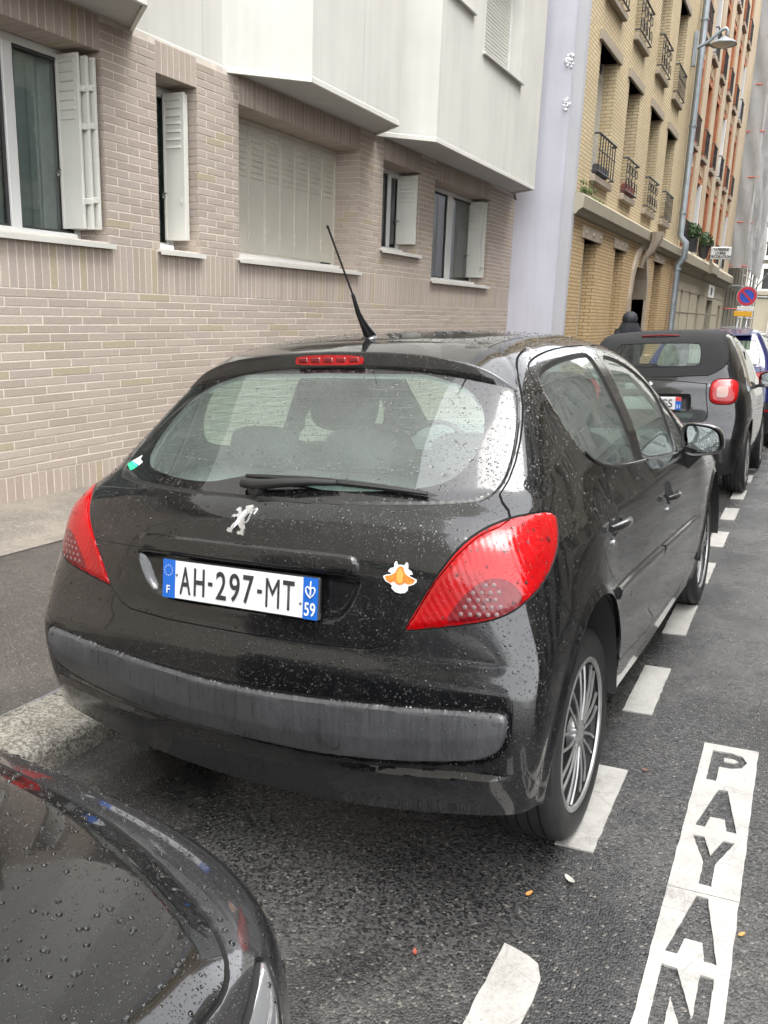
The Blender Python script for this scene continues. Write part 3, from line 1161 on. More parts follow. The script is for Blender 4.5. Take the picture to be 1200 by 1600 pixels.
simple('galvanised', (.40, .42, .43), .4, .6)
simple('scaffold_tube', (.45, .46, .46), .4, .5)
simple('scaffold_red', (.62, .12, .08), .5)
simple('foam', (.75, .75, .77), .8, bump=.8, bscale=25)

def facade(name, parent, x, y0, y1, z0, z1, holes, mat, depth=.30):
    m = MB()
    holed_sheet(m, x, y0, y1, z0, z1, holes, depth)
    return m.build(name, mat, parent)
def railing(parent, x, y0, y1, z, h=.95, bars=7, curly=False, out=.10):
    m = MB()
    xo = x + out
    m.tube([(x, y0, z + h), (xo, y0, z + h), (xo, y1, z + h), (x, y1, z + h)], .022, 6)
    m.tube([(x, y0, z + .08), (xo, y0, z + .08), (xo, y1, z + .08), (x, y1, z + .08)], .016, 6)
    if curly:
        for q in range(4):
            cy = y0 + (y1 - y0) * (q + .5) / 4
            for cz, rr, sg in ((z + h * .32, .14, 1), (z + h * .70, .14, -1)):
                m.tube([(xo, cy + sg * rr * (1 - .13 * t) * math.cos(t), cz + rr * (1 - .13 * t) * math.sin(t)) for t in np.linspace(-.6, 5.4, 20)], .009, 5)
            m.tube([(xo, cy - (y1 - y0) / 8, z + .08), (xo, cy - (y1 - y0) / 8, z + h)], .008, 5)
    else:
        for i in range(bars):
            y = y0 + (y1 - y0) * (i + .5) / bars
            m.tube([(xo, y, z + .08), (xo, y, z + h)], .011, 5)
        m.tube([(xo, y0, z + h * .62), (xo, y1, z + h * .62)], .012, 5)
    return m.build('railing', 'iron', parent)

# ------------------------------------------------------------------ yellow brick house with its lavender gable
YX = -2.85
YB = empty('brick_house', label='yellow brick house with a lavender rendered gable wall beyond the white bays', category='building')
def yellow_house():
    m = MB()
    m.add([(-9.5, 13.852, -.6), (-3.02, 13.852, -.6), (-3.02, 13.852, 21), (-9.5, 13.852, 21)], [(0, 1, 2, 3)])
    m.build('gable_wall', 'lavender_render', YB)
    m = MB().box(-3.02, -2.835, 13.835, 14.00, -.6, 21)
    m.build('gable_edge', 'lavender_edge', YB)
    for (x, z, s) in ((-3.10, 5.76, .09), (-3.10, 5.05, .07)):
        m = MB()
        for q in range(22):
            cx, cz = x + rnd.gauss(0, .035), z + rnd.gauss(0, .06)
            r_ = s * rnd.uniform(.15, .42)
            m.lathe([(r_ * math.cos(t), r_ * .7 * math.sin(t)) for t in np.linspace(-1.5, 1.5, 6)], 8, 1, (cx, 13.85 - .01, cz))
        m.build('foam_patch', 'foam', YB, smooth=True)
    cols = [(14.95, 16.40), (17.60, 18.85), (20.28, 21.60), (22.82, 24.12)]
    up = []
    for fl in range(5):
        zb = 4.10 + fl * 3.08
        for a, b in cols:
            up.append((a, b, zb, zb + 2.22))
    facade('upper_wall', YB, YX, 14.0, 26.45, 3.55, 21, up, 'yellow_brick', .32)
    gr = [(14.95, 16.05, .0, 2.95), (17.78, 18.72, .0, 2.98), (19.85, 21.85, -.4, 2.75), (22.92, 24.20, .5, 3.02)]
    facade('ground_wall', YB, YX, 14.0, 26.45, -.8, 3.35, gr, 'tan_brick', .32)
    # pointed arch of the entrance in stone
    m = MB()
    inner = [(19.85, -.4), (19.85, 2.0), (20.0, 2.5), (20.35, 2.95), (20.85, 3.28), (21.35, 2.95), (21.70, 2.5), (21.85, 2.0), (21.85, -.4)]
    for i in range(len(inner) - 1):
        a, b = inner[i], inner[i + 1]
        def outp(p):
            d = Vector((p[0] - 20.85, p[1] - 1.8))
            return (p[0] + (.20 if p[0] > 20.85 else (-.20 if p[0] < 20.85 else 0)), p[1] + (.16 if p[1] > 2.2 else 0))
        oa, ob = outp(a), outp(b)
        m.add([(YX + .06, *a), (YX + .06, *b), (YX + .06, *ob), (YX + .06, *oa), (YX - .3, *a), (YX - .3, *b), (YX, *ob), (YX, *oa)], [(3, 2, 1, 0), (0, 1, 5, 4), (2, 3, 7, 6)])
    m.build('entrance_arch', 'lintel_stone', YB)
    m = MB().box(YX - .5, YX - .48, 19.85, 21.85, -.4, 3.3)
    m.build('entrance_door', 'old_stone', YB)
    # scrolled stone bracket over the arch
    m = MB()
    m.tube([(YX + .02, 20.85, 2.75), (YX + .10, 20.85, 3.0), (YX + .26, 20.85, 3.2), (YX + .34, 20.85, 3.42), (YX + .34, 20.85, 3.6)], .1, 8, rs=[.05, .07, .10, .14, .16])
    m.build('stone_bracket', 'lintel_stone', YB, smooth=True)
    # cornice
    m = MB()
    m.prism([(YX - .01, 3.28), (YX + .05, 3.30), (YX + .10, 3.36), (YX + .17, 3.40), (YX + .19, 3.60), (YX + .14, 3.64), (YX - .01, 3.68)], 13.95, 26.5, axis=1)
    m.build('cornice', 'stone_ledge', YB, smooth=20)
    m = MB()
    for q in range(46):
        y, z = 14.1 + abs(rnd.gauss(0, .75)), 3.66 + abs(rnd.gauss(0, .10))
        r_ = rnd.uniform(.02, .055)
        m.lathe([(r_ * math.cos(t), r_ * .5 * math.sin(t)) for t in np.linspace(-1.5, 1.5, 5)], 7, 0, (YX + .02 + rnd.uniform(0, .12), y, z if y < 15 else 3.67))
    m.build('moss_clump', 'moss', YB, kind='stuff')
    for i, (a, b, c, d) in enumerate(up):
        fl, cidx = divmod(i, 4)
        w = empty('window')
        w.parent = YB
        MB().box(YX - .30, YX + .05, a - .18, b + .18, d, d + .18, bev=.01).build('lintel', 'lintel_stone', w)
        MB().box(YX - .30, YX + .10, a - .03, b + .03, c - .13, c, bev=.015).build('sill', 'lintel_stone', w)
        MB().box(YX - .34, YX - .31, a, b, c, d).build('pane', 'dark_glass', w)
        m = MB()
        for p, q in ((a, a + .06), (b - .06, b), ((a + b) / 2 - .03, (a + b) / 2 + .03)):
            m.box(YX - .308, YX - .27, p, q, c, d)
        m.build('frame', 'pale_blind', w)
        if fl == 0 and cidx == 0:
            m = MB()
            m.box(YX - .27, YX - .25, a + .30, b - .02, c, d - .25)
            for j in range(36):
                zz = c + .05 + j * .052
                m.box(YX - .252, YX - .235, a + .36, b - .08, zz, zz + .03)
            m.build('shutter', 'pale_blind', w)
        if fl < 3:
            railing(w, YX + .02, a - .02, b + .02, c - .02, .72, curly=(cidx in (1, 2)), out=.10)
            if cidx == 1 and fl == 0:
                MB().box(YX + .0, YX + .12, a + .1, b - .2, c + .02, c + .22, bev=.02).build('flower_box', 'red_flower_box', w)
            if cidx == 0 and fl == 0:
                MB().box(YX + .0, YX + .12, a + .1, b - .5, c + .02, c + .20, bev=.02).build('flower_box', 'planter', w)
    for i, (a, b, c, d) in enumerate(gr):
        if i == 2:
            continue
        w = empty('window')
        w.parent = YB
        m = MB().box(YX - .30, YX + .04, a - .22, b + .22, d, d + .22, bev=.01)
        for q in (a - .05, (a + b) / 2, b + .05):
            m.lathe([(0, .05), (.03, .045), (.045, .02)][::-1], 10, 0, (YX + .02, q, d + .11))
        m.build('lintel', 'lintel_stone', w)
        MB().box(YX - .36, YX - .33, a, b, c, d).build('pane', 'dark_glass', w)
        if i < 2:
            m = MB().box(YX - .27, YX - .25, a + .01, b - .01, c, d - .02)
            for j in range(13):
                zz = d - .10 - j * .075
                m.box(YX - .252, YX - .232, a + .06, b - .06, zz - .045, zz)
            m.build('shutter', 'shutter_grey', w)
    # back of the house
    MB().add([(-9.5, 26.45, -.8), (-2.86, 26.45, -.8), (-2.86, 26.45, 21), (-9.5, 26.45, 21)], [(3, 2, 1, 0)]).add([(-9.5, 13.86, 21), (-2.86, 13.86, 21), (-2.86, 26.45, 21), (-9.5, 26.45, 21)], [(0, 1, 2, 3)]).build('rear_wall', 'tan_brick', YB)
yellow_house()
# rain pipe
pp = empty('drain_pipe', label='grey zinc rain pipe between the yellow and the orange brick house', category='pipe')
MB().tube([(-2.70, 26.0, 21), (-2.70, 26.0, 3.95), (-2.52, 26.0, 3.75), (-2.52, 26.0, 3.35), (-2.68, 26.0, 3.1), (-2.68, 26.0, -.5)], .095, 12).build('pipe', 'zinc', pp, smooth=True)
for z in (3.0, 4.6, 7.0, 9.8, 12.5):
    MB().lathe([(.112, -.03), (.118, 0), (.112, .03)], 14, 2, (-2.70 if z > 3.8 else -2.68, 26.0, z)).build('collar', 'zinc', pp, smooth=True)

# ------------------------------------------------------------------ orange and cream brick house
RB = empty('brick_house', label='tall orange brick house with cream brick piers and a stone ground floor', category='building')
def orange_house():
    y0, y1 = 26.5, 43.4
    cols = [27.45 + i * 2.46 for i in range(6)]
    wins = []
    for fl in range(6):
        zb = 3.72 + fl * 3.02
        for cy in cols:
            wins.append((cy - .52, cy + .52, zb, zb + 2.25))
    facade('upper_wall', RB, YX, y0, y1, 3.55, 22, wins, 'orange_brick', .30)
    edges = [y0] + [v for cy in cols for v in (cy - .72, cy + .72)] + [y1]
    for i in range(0, len(edges), 2):
        a, b = edges[i], edges[i + 1]
        if b - a > .1:
            MB().box(YX - .1, YX + .05, a, b, 3.6, 22).build('pier', 'cream_brick', RB)
    for i, (a, b, c, d) in enumerate(wins):
        w = empty('window')
        w.parent = RB
        MB().box(YX - .34, YX - .30, a, b, c, d).build('pane', 'dark_glass' if (i * 7) % 3 else 'pale_blind', w)
        MB().box(YX - .30, YX + .12, a - .05, b + .05, c - .12, c, bev=.01).build('sill', 'lintel_stone', w)
        railing(w, YX + .03, a, b, c, .80, 6, out=.09)
        if (i * 5) % 4 == 1:
            MB().box(YX - .12, YX + .04, b - .14, b - .02, c, d).build('open_blind', 'sign_white', w)
        # cream ornament panel below the window
        m = MB()
        cy, cz = (a + b) / 2, c - .42
        for sx in (-.22, .22):
            m.tube([(YX + .012, cy + sx + .13 * math.cos(t), cz + .16 * math.sin(t)) for t in np.linspace(0, 6.28, 14)], .028, 5, caps=False)
        m.build('brick_ornament', 'cream_brick', w)
    # stone ground floor
    gr = [(28.6, 29.0, .2, 2.5), (30.7, 31.1, .2, 2.5), (33.1, 33.9, -.7, 2.45), (36.3, 38.6, -.7, 2.35), (41.2, 42.4, -.3, 2.2)]
    facade('ground_wall', RB, YX, y0, y1, -1.2, 3.55, gr, 'old_stone', .22)
    for a, b, c, d in gr:
        MB().box(YX - .26, YX - .22, a, b, c, d).build('ground_opening', 'zinc' if b - a > 1 else 'lintel_stone', RB)
    for z in (.35, 1.05, 1.75, 2.45):
        MB().box(YX - .002, YX + .012, y0, y1, z, z + .03).build('stone_joint', 'lintel_stone', RB)
    MB().prism([(YX - .01, 3.0), (YX + .06, 3.04), (YX + .14, 3.2), (YX + .30, 3.26), (YX + .32, 3.52), (YX + .26, 3.62), (YX - .01, 3.66)], y0, 33.2, axis=1).build('cornice', 'stone_ledge', RB, smooth=20)
    MB().prism([(YX - .01, 3.0), (YX + .16, 3.04), (YX + .24, 3.2), (YX + .42, 3.26), (YX + .44, 3.54), (YX + .36, 3.66), (YX - .01, 3.70)], 33.2, 35.4, axis=1).build('cornice', 'stone_ledge', RB, smooth=20)
    MB().prism([(YX - .01, 3.0), (YX + .06, 3.04), (YX + .14, 3.2), (YX + .30, 3.26), (YX + .32, 3.52), (YX + .26, 3.62), (YX - .01, 3.66)], 35.4, y1, axis=1).build('cornice', 'stone_ledge', RB, smooth=20)
    MB().box(YX + .0, YX + .03, 36.3, 38.6, 2.45, 2.95).build('shop_panel', 'sign_white', RB)
    me = text_mesh('IMP', .42, .004, .8, .01)
    for v in me.vertices:
        v.co = (YX + .036 + v.co.z, 37.45 + v.co.x, 2.70 + v.co.y)
    me.update()
    link('shop_letters', me, 'sign_black', RB)
    MB().add([(-9.5, y1, -1.2), (YX - .01, y1, -1.2), (YX - .01, y1, 22), (-9.5, y1, 22)], [(3, 2, 1, 0)]).build('rear_wall', 'orange_brick', RB)
orange_house()
def plant_pot(y, x, z, lab):
    t = empty('potted_plant', (x, y, z), label=lab, category='plant', group='clipped plants on the stone ledge')
    MB().lathe([(0, 0), (.12, 0), (.19, .38), (.20, .40), (.17, .40)], 14, 2).build('pot', 'planter', t, smooth=True)
    m = MB()
    for q in range(420):
        v = Vector((rnd.gauss(0, 1), rnd.gauss(0, 1), rnd.gauss(0, 1))).normalized() * (.27 * rnd.uniform(.75, 1.06))
        c = v + Vector((0, 0, .62))
        a = Vector((rnd.gauss(0, 1), rnd.gauss(0, 1), rnd.gauss(0, 1))).normalized() * .05
        b = v.normalized().cross(a).normalized() * .03
        m.add([c - a, c + b, c + a, c - b], [(0, 1, 2, 3)])
    m.build('foliage', 'leaf_green', t)
plant_pot(28.0, -2.62, 3.64, 'round clipped shrub in a dark pot on the stone ledge, nearest the rain pipe')
plant_pot(31.4, -2.62, 3.64, 'round clipped shrub in a dark pot on the ledge, beside the white shop sign')

# hanging shop sign
sg = empty('hanging_sign', (-2.2, 33, 3.95), label='white hanging shop sign reading TAPISSERIE LITERIE DECORATION', category='sign')
MB().box(-.36, .36, -.04, .04, -.22, .22, bev=.02).build('sign_board', 'sign_white', sg)
for i, t in enumerate(('TAPISSERIE', 'LITERIE', 'DECORATION')):
    me = text_mesh(t, .125, .002, .9, .004)
    for v in me.vertices:
        v.co = (v.co.x, -.046 - v.co.z, .125 - i * .125 + v.co.y)
    me.update()
    link('sign_letters', me, 'sign_black', sg)
MB().tube([(-.66, 0, .10), (-.36, 0, .10)], .018, 6).build('bracket', 'iron', sg)
MB().tube([(-.66, 0, -.10), (-.36, 0, -.10)], .018, 6).build('bracket', 'iron', sg)

# street lamp on a wall bracket
sl = empty('street_lamp', (-2.75, 25.4, 8.9), label='grey wall-mounted street lamp with a curved arm and dish shade', category='street lamp')
MB().box(-.09, .02, -.06, .06, -.45, .45, bev=.01).build('wall_bracket', 'zinc', sl)
MB().tube([(0, 0, .02), (.25, 0, .12), (.48, 0, .30), (.62, 0, .42), (.72, 0, .45), (.78, 0, .38), (.78, 0, .26)], .045, 10).build('arm', 'zinc', sl, smooth=True)
MB().lathe([(.0, .20), (.08, .18), (.13, .12), (.28, .06), (.36, .0), (.36, -.025), (.33, -.015)][::-1], 28, 2, (.70, 0, .06)).build('shade', 'zinc', sl, smooth=40)
simple('lamp_lens', (.55, .52, .45), .3)
MB().lathe([(.0, -.07), (.18, -.055), (.31, -.01), (.32, .01)], 24, 2, (.70, 0, .06)).build('lens', 'lamp_lens', sl, smooth=True)

# no-parking sign on a post
ns = empty('traffic_sign', (-1.04, 32, 0), label='round blue and red no parking sign on a post with white and yellow plates', category='sign')
MB().tube([(0, .05, -.5), (0, .05, 2.75)], .03, 10).build('post', 'galvanised', ns, smooth=True)
def disc(r0, r1, y0, y1, name, mat):
    m = MB().lathe([(r0, -y0), (r1, -y0), (r1, -y1), (r0, -y1)], 40, 1, (0, 0, 2.41)) if r0 > 0 else MB().lathe([(0, -y0), (r1, -y0), (r1, -y1)], 40, 1, (0, 0, 2.41))
    return m.build(name, mat, ns, smooth=30)
disc(0, .345, -.02, .0, 'sign_back', 'sign_white')
disc(.235, .325, -.005, .006, 'sign_ring', 'sign_red')
disc(0, .236, -.005, .004, 'sign_face', 'sign_blue')
mm = Matrix.Translation((0, 0, 2.41)) @ Matrix.Rotation(R(45), 4, 'Y')
MB().box(-.235, .235, -.010, -.002, -.035, .035, rot=mm).build('sign_bar', 'sign_red', ns)
MB().box(-.28, .30, -.015, .01, 1.90, 2.05, bev=.006).build('white_plate', 'sign_white', ns)
MB().box(-.36, .24, -.020, .005, 1.70, 1.88, bev=.006).build('yellow_plate', 'sign_yellow', ns)

# ------------------------------------------------------------------ scaffolded house under netting, far buildings
def netting():
    k = NT('debris_net')
    k.t.nodes.remove(k.b)
    v = k.coord('World', (1, .4, .4))
    n = k.noise(v, 1.5, 5, .65)
    df = k.n('BsdfDiffuse')
    k.l(k.ramp(n, [(.3, (.52, .52, .52)), (.7, (.74, .74, .73))]), df.inputs['Color'])
    k.l(k.bump(n, .8, .15), df.inputs['Normal'])
    tl = k.n('BsdfTranslucent')
    tl.inputs['Color'].default_value = (.65, .65, .65, 1)
    a = k.n('MixShader')
    a.inputs[0].default_value = .4
    k.l(df.outputs[0], a.inputs[1])
    k.l(tl.outputs[0], a.inputs[2])
    tr = k.n('BsdfTransparent')
    b = k.n('MixShader')
    b.inputs[0].default_value = .14
    k.l(a.outputs[0], b.inputs[1])
    k.l(tr.outputs[0], b.inputs[2])
    k.l(b.outputs[0], k.out.inputs['Surface'])
netting()
SB = empty('scaffolded_house', label='house wrapped in pale scaffold netting at the end of the street', category='building')
MB().box(-9, -3.1, 43.5, 62, -1.2, 24).build('house_wall', 'old_stone', SB)
P = []
for i in range(40):
    y = 43.6 + i * .3
    P.append([(-2.05 + .10 * math.sin(y * 2.1) + .06 * math.sin(z * 1.7 + y), y, z) for z in np.linspace(4.0, 24, 40)])
MB().grid(P).build('netting', 'debris_net', SB, smooth=True)
P = []
for i in range(10):
    x = -3.0 + i * .105
    P.append([(x, 43.55 + .05 * math.sin(z * 2 + x * 9), z) for z in np.linspace(4.0, 24, 40)])
MB().grid(P).build('netting', 'debris_net', SB, smooth=True)
for y in np.arange(43.6, 56, 2.0):
    for x in (-2.15, -2.95):
        MB().tube([(x, y, -1.2), (x, y, 24)], .03, 6).build('scaffold_post', 'scaffold_tube', SB)
for z in np.arange(1.2, 24, 2.0):
    MB().box(-2.95, -2.15, 43.6, 55.6, z - .03, z + .02).build('scaffold_deck', 'scaffold_tube', SB)
    for dz, mt in ((.5, 'scaffold_tube'), (1.0, 'scaffold_red')):
        MB().tube([(-2.13, 43.6, z + dz), (-2.13, 55.6, z + dz)], .03, 6).build('guard_rail', mt, SB)
    MB().tube([(-2.95, 43.58, z + .9), (-2.0, 43.58, z + .9)], .03, 6).build('guard_rail', 'scaffold_red', SB)
for i in range(4):
    MB().tube([(-2.12, 43.6 + i * 3, 1.2 + (i % 2) * 2), (-2.12, 46.6 + i * 3, 3.2 + (i % 2) * 2)], .028, 6).build('brace', 'scaffold_tube', SB)
# second scaffold tower standing into the street, open frame
ST = empty('scaffold_tower', label='open scaffold tower of grey tubes beyond the netting, by the no parking sign', category='scaffold')
for y in (56.5, 59.5):
    for x in (-2.6, -1.2):
        MB().tube([(x, y, -1.2), (x, y, 17)], .05, 6).build('upright', 'scaffold_tube', ST)
for z in np.arange(3, 17, 2.2):
    MB().tube([(-2.7, 56.5, z), (-1.1, 56.5, z)], .045, 6).build('crossbar', 'scaffold_tube', ST)
    MB().tube([(-1.2, 56.4, z), (-1.2, 59.6, z)], .045, 6).build('crossbar', 'scaffold_red', ST)
    MB().tube([(-2.6, 56.5, z), (-1.2, 56.5, z + 2.2)], .04, 6).build('brace', 'scaffold_tube', ST)
    MB().box(-2.6, -1.2, 56.5, 59.5, z - .05, z, bev=.01).build('deck', 'shutter_grey', ST)
FB = empty('garage_building', label='low white garage with a pale door at the far end of the street', category='building')
MB().box(-5.5, 6.5, 74, 84, -1.5, 3.6).build('garage_wall', 'old_stone', FB)
MB().box(-2.1, 1.6, 73.9, 74.05, -1.5, 2.4).build('garage_door', 'sign_white', FB)
for i in range(10):
    MB().box(-2.05 + i * .365, -1.98 + i * .365, 73.86, 73.9, -1.5, 1.2).build('door_rib', 'pale_blind', FB)
MB().box(-5.6, 6.6, 73.8, 84.2, 3.6, 3.9).build('garage_roof', 'stone_ledge', FB)
EB = empty('far_house', label='pale house closing the view behind the garage', category='building')
holes = [(x, x + 1.1, z, z + 1.9) for x in np.arange(-9, 11, 2.6) for z in np.arange(4.6, 19, 3.1)]
m = MB()
mm_ = MB()
holed_sheet(mm_, 0, -12, 14, -2, 22, holes, .3)
m.v = [(y, 90 - x, z) for x, y, z in mm_.v]
m.f = mm_.f
m.build('front_wall', 'stucco_white', EB)
for a, b, c, d in holes:
    MB().box(a, b, 90.3, 90.34, c, d).build('window', 'dark_glass', EB)

# ------------------------------------------------------------------ houses across the street (seen mirrored in paint and glass)
stucco('haussmann_stone', (.40, .37, .31))
stucco('haussmann_grey', (.34, .33, .30))
simple('slate', (.06, .065, .075), .5)
def opposite(name, y0, y1, h, mat, lab):
    b = empty(name, label=lab, category='building', group='houses on the far side of the street')
    X = 8.9
    n = int((y1 - y0) / 2.6)
    p = (y1 - y0) / n
    holes = []
    for fl in range(int((h - 4) / 3.1)):
        for i in range(n):
            cy = y0 + (i + .5) * p
            holes.append((cy - .55, cy + .55, 4.4 + fl * 3.1, 6.6 + fl * 3.1))
    for i in range(n):
        cy = y0 + (i + .5) * p
        holes.append((cy - .85, cy + .85, .2, 3.0))
    mm = MB()
    holed_sheet(mm, 0, y0, y1, -.8, h, holes, .3)
    m = MB()
    m.v = [(X - x, y, z) for x, y, z in mm.v]
    m.f = [f[::-1] for f in mm.f]
    m.build('front_wall', mat, b)
    m2 = MB()
    for a, bb, c, d in holes:
        MB().box(X + .3, X + .34, a, bb, c, d).build('window', 'dark_glass', b)
    for z in (3.7, 10.2, h - .3):
        MB().box(X - .35, X, y0, y1, z, z + .22).build('string_course', mat, b)
    MB().prism([(X, h), (X + 2.2, h + 3.2), (X + 8, h + 3.6), (X + 8, -.8), (X + .5, -.8), (X + .5, h)], y0, y1, axis=1).build('roof', 'slate', b)
opposite('town_house', -1.5, 11, 21.5, 'haussmann_grey', 'grey stone house across the street, beside the black hatchback')
opposite('town_house', 11, 24, 20.5, 'haussmann_stone', 'stone house across the street, beside the cars ahead')
opposite('town_house', 24, 60, 22, 'haussmann_grey', 'grey stone house across the far end of the street')
# our side of the street continues behind the camera
BH = empty('town_house', label='stone house on the near pavement, behind the photographer', category='building')
MB().box(-9.5, -3.88, -30, -2.21, -.3, 20).build('front_wall', 'haussmann_stone', BH)

# ------------------------------------------------------------------ pedestrian in a dark hooded coat on the pavement
simple('dark_coat', (.012, .014, .018), .75, var=.4, scale=30, bump=.4, bscale=60)
simple('dark_trousers', (.015, .016, .02), .85)
simple('skin', (.45, .28, .20), .55)
simple('shoe', (.01, .01, .01), .5)
def person():
    px, py = -1.86, 15.0
    gz = float(walk_z(px, py))
    t = empty('person', (px, py, gz), label='person in a dark hooded jacket walking on the pavement behind the small black car', category='person')
    t.rotation_euler = (0, 0, .35)
    # skeleton: skin modifier over connected edges, walking away
    J = {'pel': (0, 0, .98, .15, .11), 'wai': (0, .01, 1.12, .15, .11), 'che': (0, .02, 1.34, .19, .13), 'nk0': (0, .03, 1.50, .09, .08), 'nk': (0, .04, 1.57, .06, .06), 'hd': (0, .06, 1.67, .085, .10), 'ht': (0, .065, 1.76, .07, .08),
         'shL': (-.17, .02, 1.46, .085, .08), 'elL': (-.25, -.06, 1.19, .06, .06), 'wrL': (-.24, .06, .97, .045, .045), 'hnL': (-.23, .10, .88, .035, .05),
         'shR': (.17, .02, 1.46, .085, .08), 'elR': (.25, .04, 1.19, .06, .06), 'wrR': (.24, .18, 1.0, .045, .045), 'hnR': (.23, .22, .93, .035, .05),
         'hpL': (-.10, 0, .93, .10, .10), 'knL': (-.10, .16, .52, .07, .075), 'anL': (-.10, .10, .10, .05, .05), 'toL': (-.10, .24, .05, .045, .04),
         'hpR': (.10, 0, .93, .10, .10), 'knR': (.10, -.02, .50, .07, .075), 'anR': (.10, -.26, .16, .05, .05), 'toR': (.10, -.16, .05, .045, .04)}
    E = [('pel', 'wai'), ('wai', 'che'), ('che', 'nk0'), ('nk0', 'nk'), ('nk', 'hd'), ('hd', 'ht'), ('che', 'shL'), ('shL', 'elL'), ('elL', 'wrL'), ('wrL', 'hnL'), ('che', 'shR'), ('shR', 'elR'), ('elR', 'wrR'), ('wrR', 'hnR'),
         ('pel', 'hpL'), ('hpL', 'knL'), ('knL', 'anL'), ('anL', 'toL'), ('pel', 'hpR'), ('hpR', 'knR'), ('knR', 'anR'), ('anR', 'toR')]
    keys = list(J)
    me = bpy.data.meshes.new('body')
    me.from_pydata([J[k][:3] for k in keys], [(keys.index(a), keys.index(b)) for a, b in E], [])
    tmp = bpy.data.objects.new('tmp', me)
    COL.objects.link(tmp)
    tmp.modifiers.new('skin', 'SKIN')
    sv = me.skin_vertices[0].data if me.skin_vertices else None
    if sv is None:
        bm = bmesh.new(); bm.from_mesh(me); bm.verts.layers.skin.verify(); bm.to_mesh(me); bm.free()
        sv = me.skin_vertices[0].data
    for i, k in enumerate(keys):
        sv[i].radius = J[k][3:5]
        sv[i].use_root = (k == 'pel')
    s2 = tmp.modifiers.new('sub', 'SUBSURF')
    s2.levels = 2
    s2.render_levels = 2
    bpy.context.view_layer.update()
    res = bpy.data.meshes.new_from_object(tmp.evaluated_get(bpy.context.evaluated_depsgraph_get()))
    bpy.data.objects.remove(tmp)
    res.materials.clear()
    for n_ in ('dark_coat', 'dark_trousers', 'skin', 'shoe'):
        res.materials.append(MATS[n_])
    for p in res.polygons:
        c = p.center
        p.material_index = 3 if c.z < .13 else 1 if c.z < .90 and abs(c.x) < .2 else 2 if (c.z < .96 and abs(c.x) > .2) or c.z > 1.56 else 0
        p.use_smooth = True
    o = bpy.data.objects.new('body', res)
    COL.objects.link(o)
    o.parent = t
    # coat with hood
    m = MB()
    rows = []
    for z, w, d, cy in ((.80, .25, .19, 0), (.95, .24, .18, 0), (1.12, .225, .165, .01), (1.30, .235, .17, .02), (1.42, .235, .17, .02), (1.49, .215, .17, .02), (1.55, .180, .16, .02), (1.62, .152, .155, .03)):
        rows.append([(w * math.cos(a) * (1 + .04 * math.sin(5 * a + z * 9)), cy + d * math.sin(a) * (1 + .05 * math.sin(7 * a + z * 6)), z) for a in np.linspace(0, 2 * math.pi, 33)])
    m.grid(rows)
    m.build('jacket', 'dark_coat', t, smooth=60)
    m = MB()
    rows = []
    for i in range(11):
        ph = -1.1 + 2.65 * i / 10
        rows.append([(.142 * math.cos(ph) * math.cos(a) * (1 + .04 * math.sin(3 * a)), .040 + .165 * math.cos(ph) * math.sin(a), 1.665 + .150 * math.sin(ph) + .02 * math.cos(a) ** 2) for a in np.linspace(math.pi * .80, math.pi * 2.20, 26)])
    m.grid(rows)
    m.build('hood', 'dark_coat', t, smooth=60)
    for s in (-1, 1):
        sh_, el, wr, hn = [Vector(J[k + ('L' if s < 0 else 'R')][:3]) for k in ('sh', 'el', 'wr', 'hn')]
        m = MB().tube([sh_, (sh_ + el) / 2, el, (el + wr) / 2, wr], .07, 12, rs=[.098, .085, .075, .068, .060])
        m.build('sleeve', 'dark_coat', t, smooth=60)
        m = MB()
        for f in range(5):
            off = Vector(((f - 2) * .016, (.02 if f == 4 else 0), 0))
            b0 = hn + Vector((0, .01, .0)) + off
            L = (.062, .075, .08, .072, .05)[f]
            m.tube([b0, b0 + Vector((0, .012, -L * .5)), b0 + Vector((0, .030, -L))], .0085, 6, rs=[.0095, .009, .007])
        m.build('hand_fingers', 'skin', t, smooth=True)
person()

# ------------------------------------------------------------------ fallen leaves and litter on the road
simple('leaf_orange', (.42, .20, .05), .6)
simple('leaf_red', (.25, .05, .03), .6)
simple('leaf_brown', (.13, .05, .025), .6)
simple('paper_scrap', (.34, .33, .29), .7)
def litter(name, x, y, mat, s, label, cat, rot=0, zf=None):
    m = MB()
    ol = smoothpoly([(-1, 0), (-.5, .45), (.1, .5), (.7, .3), (1.1, .02), (.6, -.35), (0, -.42), (-.6, -.35)], 1)
    n = len(ol)
    ca, sa = math.cos(rot), math.sin(rot)
    P = [(a * s * ca - b * s * sa, a * s * sa + b * s * ca, s * (.12 + .35 * (b * b) + .18 * a * a)) for a, b in ol]
    m.add(P + [(0, 0, .0)], [(i, (i + 1) % n, n) for i in range(n)])
    o = m.build(name, mat, None, label=label, category=cat)
    o.location = (x, y, float(road_z(x, y)) + .004)
litter('fallen_leaf', .937, 1.121, 'leaf_brown', .013, 'small reddish brown leaf on the road beside the rear wheel', 'leaf', .4)
litter('fallen_leaf', .773, .311, 'leaf_orange', .014, 'small orange leaf on the wet road behind the rear wheel', 'leaf', 1.2)
litter('cigarette_end', 1.291, .379, 'leaf_orange', .012, 'orange scrap beside the painted PAYANT strip', 'litter', 1.0)
litter('fallen_leaf', .589, -.018, 'leaf_red', .011, 'small red leaf on the road behind the black hatchback', 'leaf', 2.)
litter('paper_scrap', .856, .416, 'paper_scrap', .020, 'flattened pale scrap on the road behind the rear wheel', 'litter', 2.5)
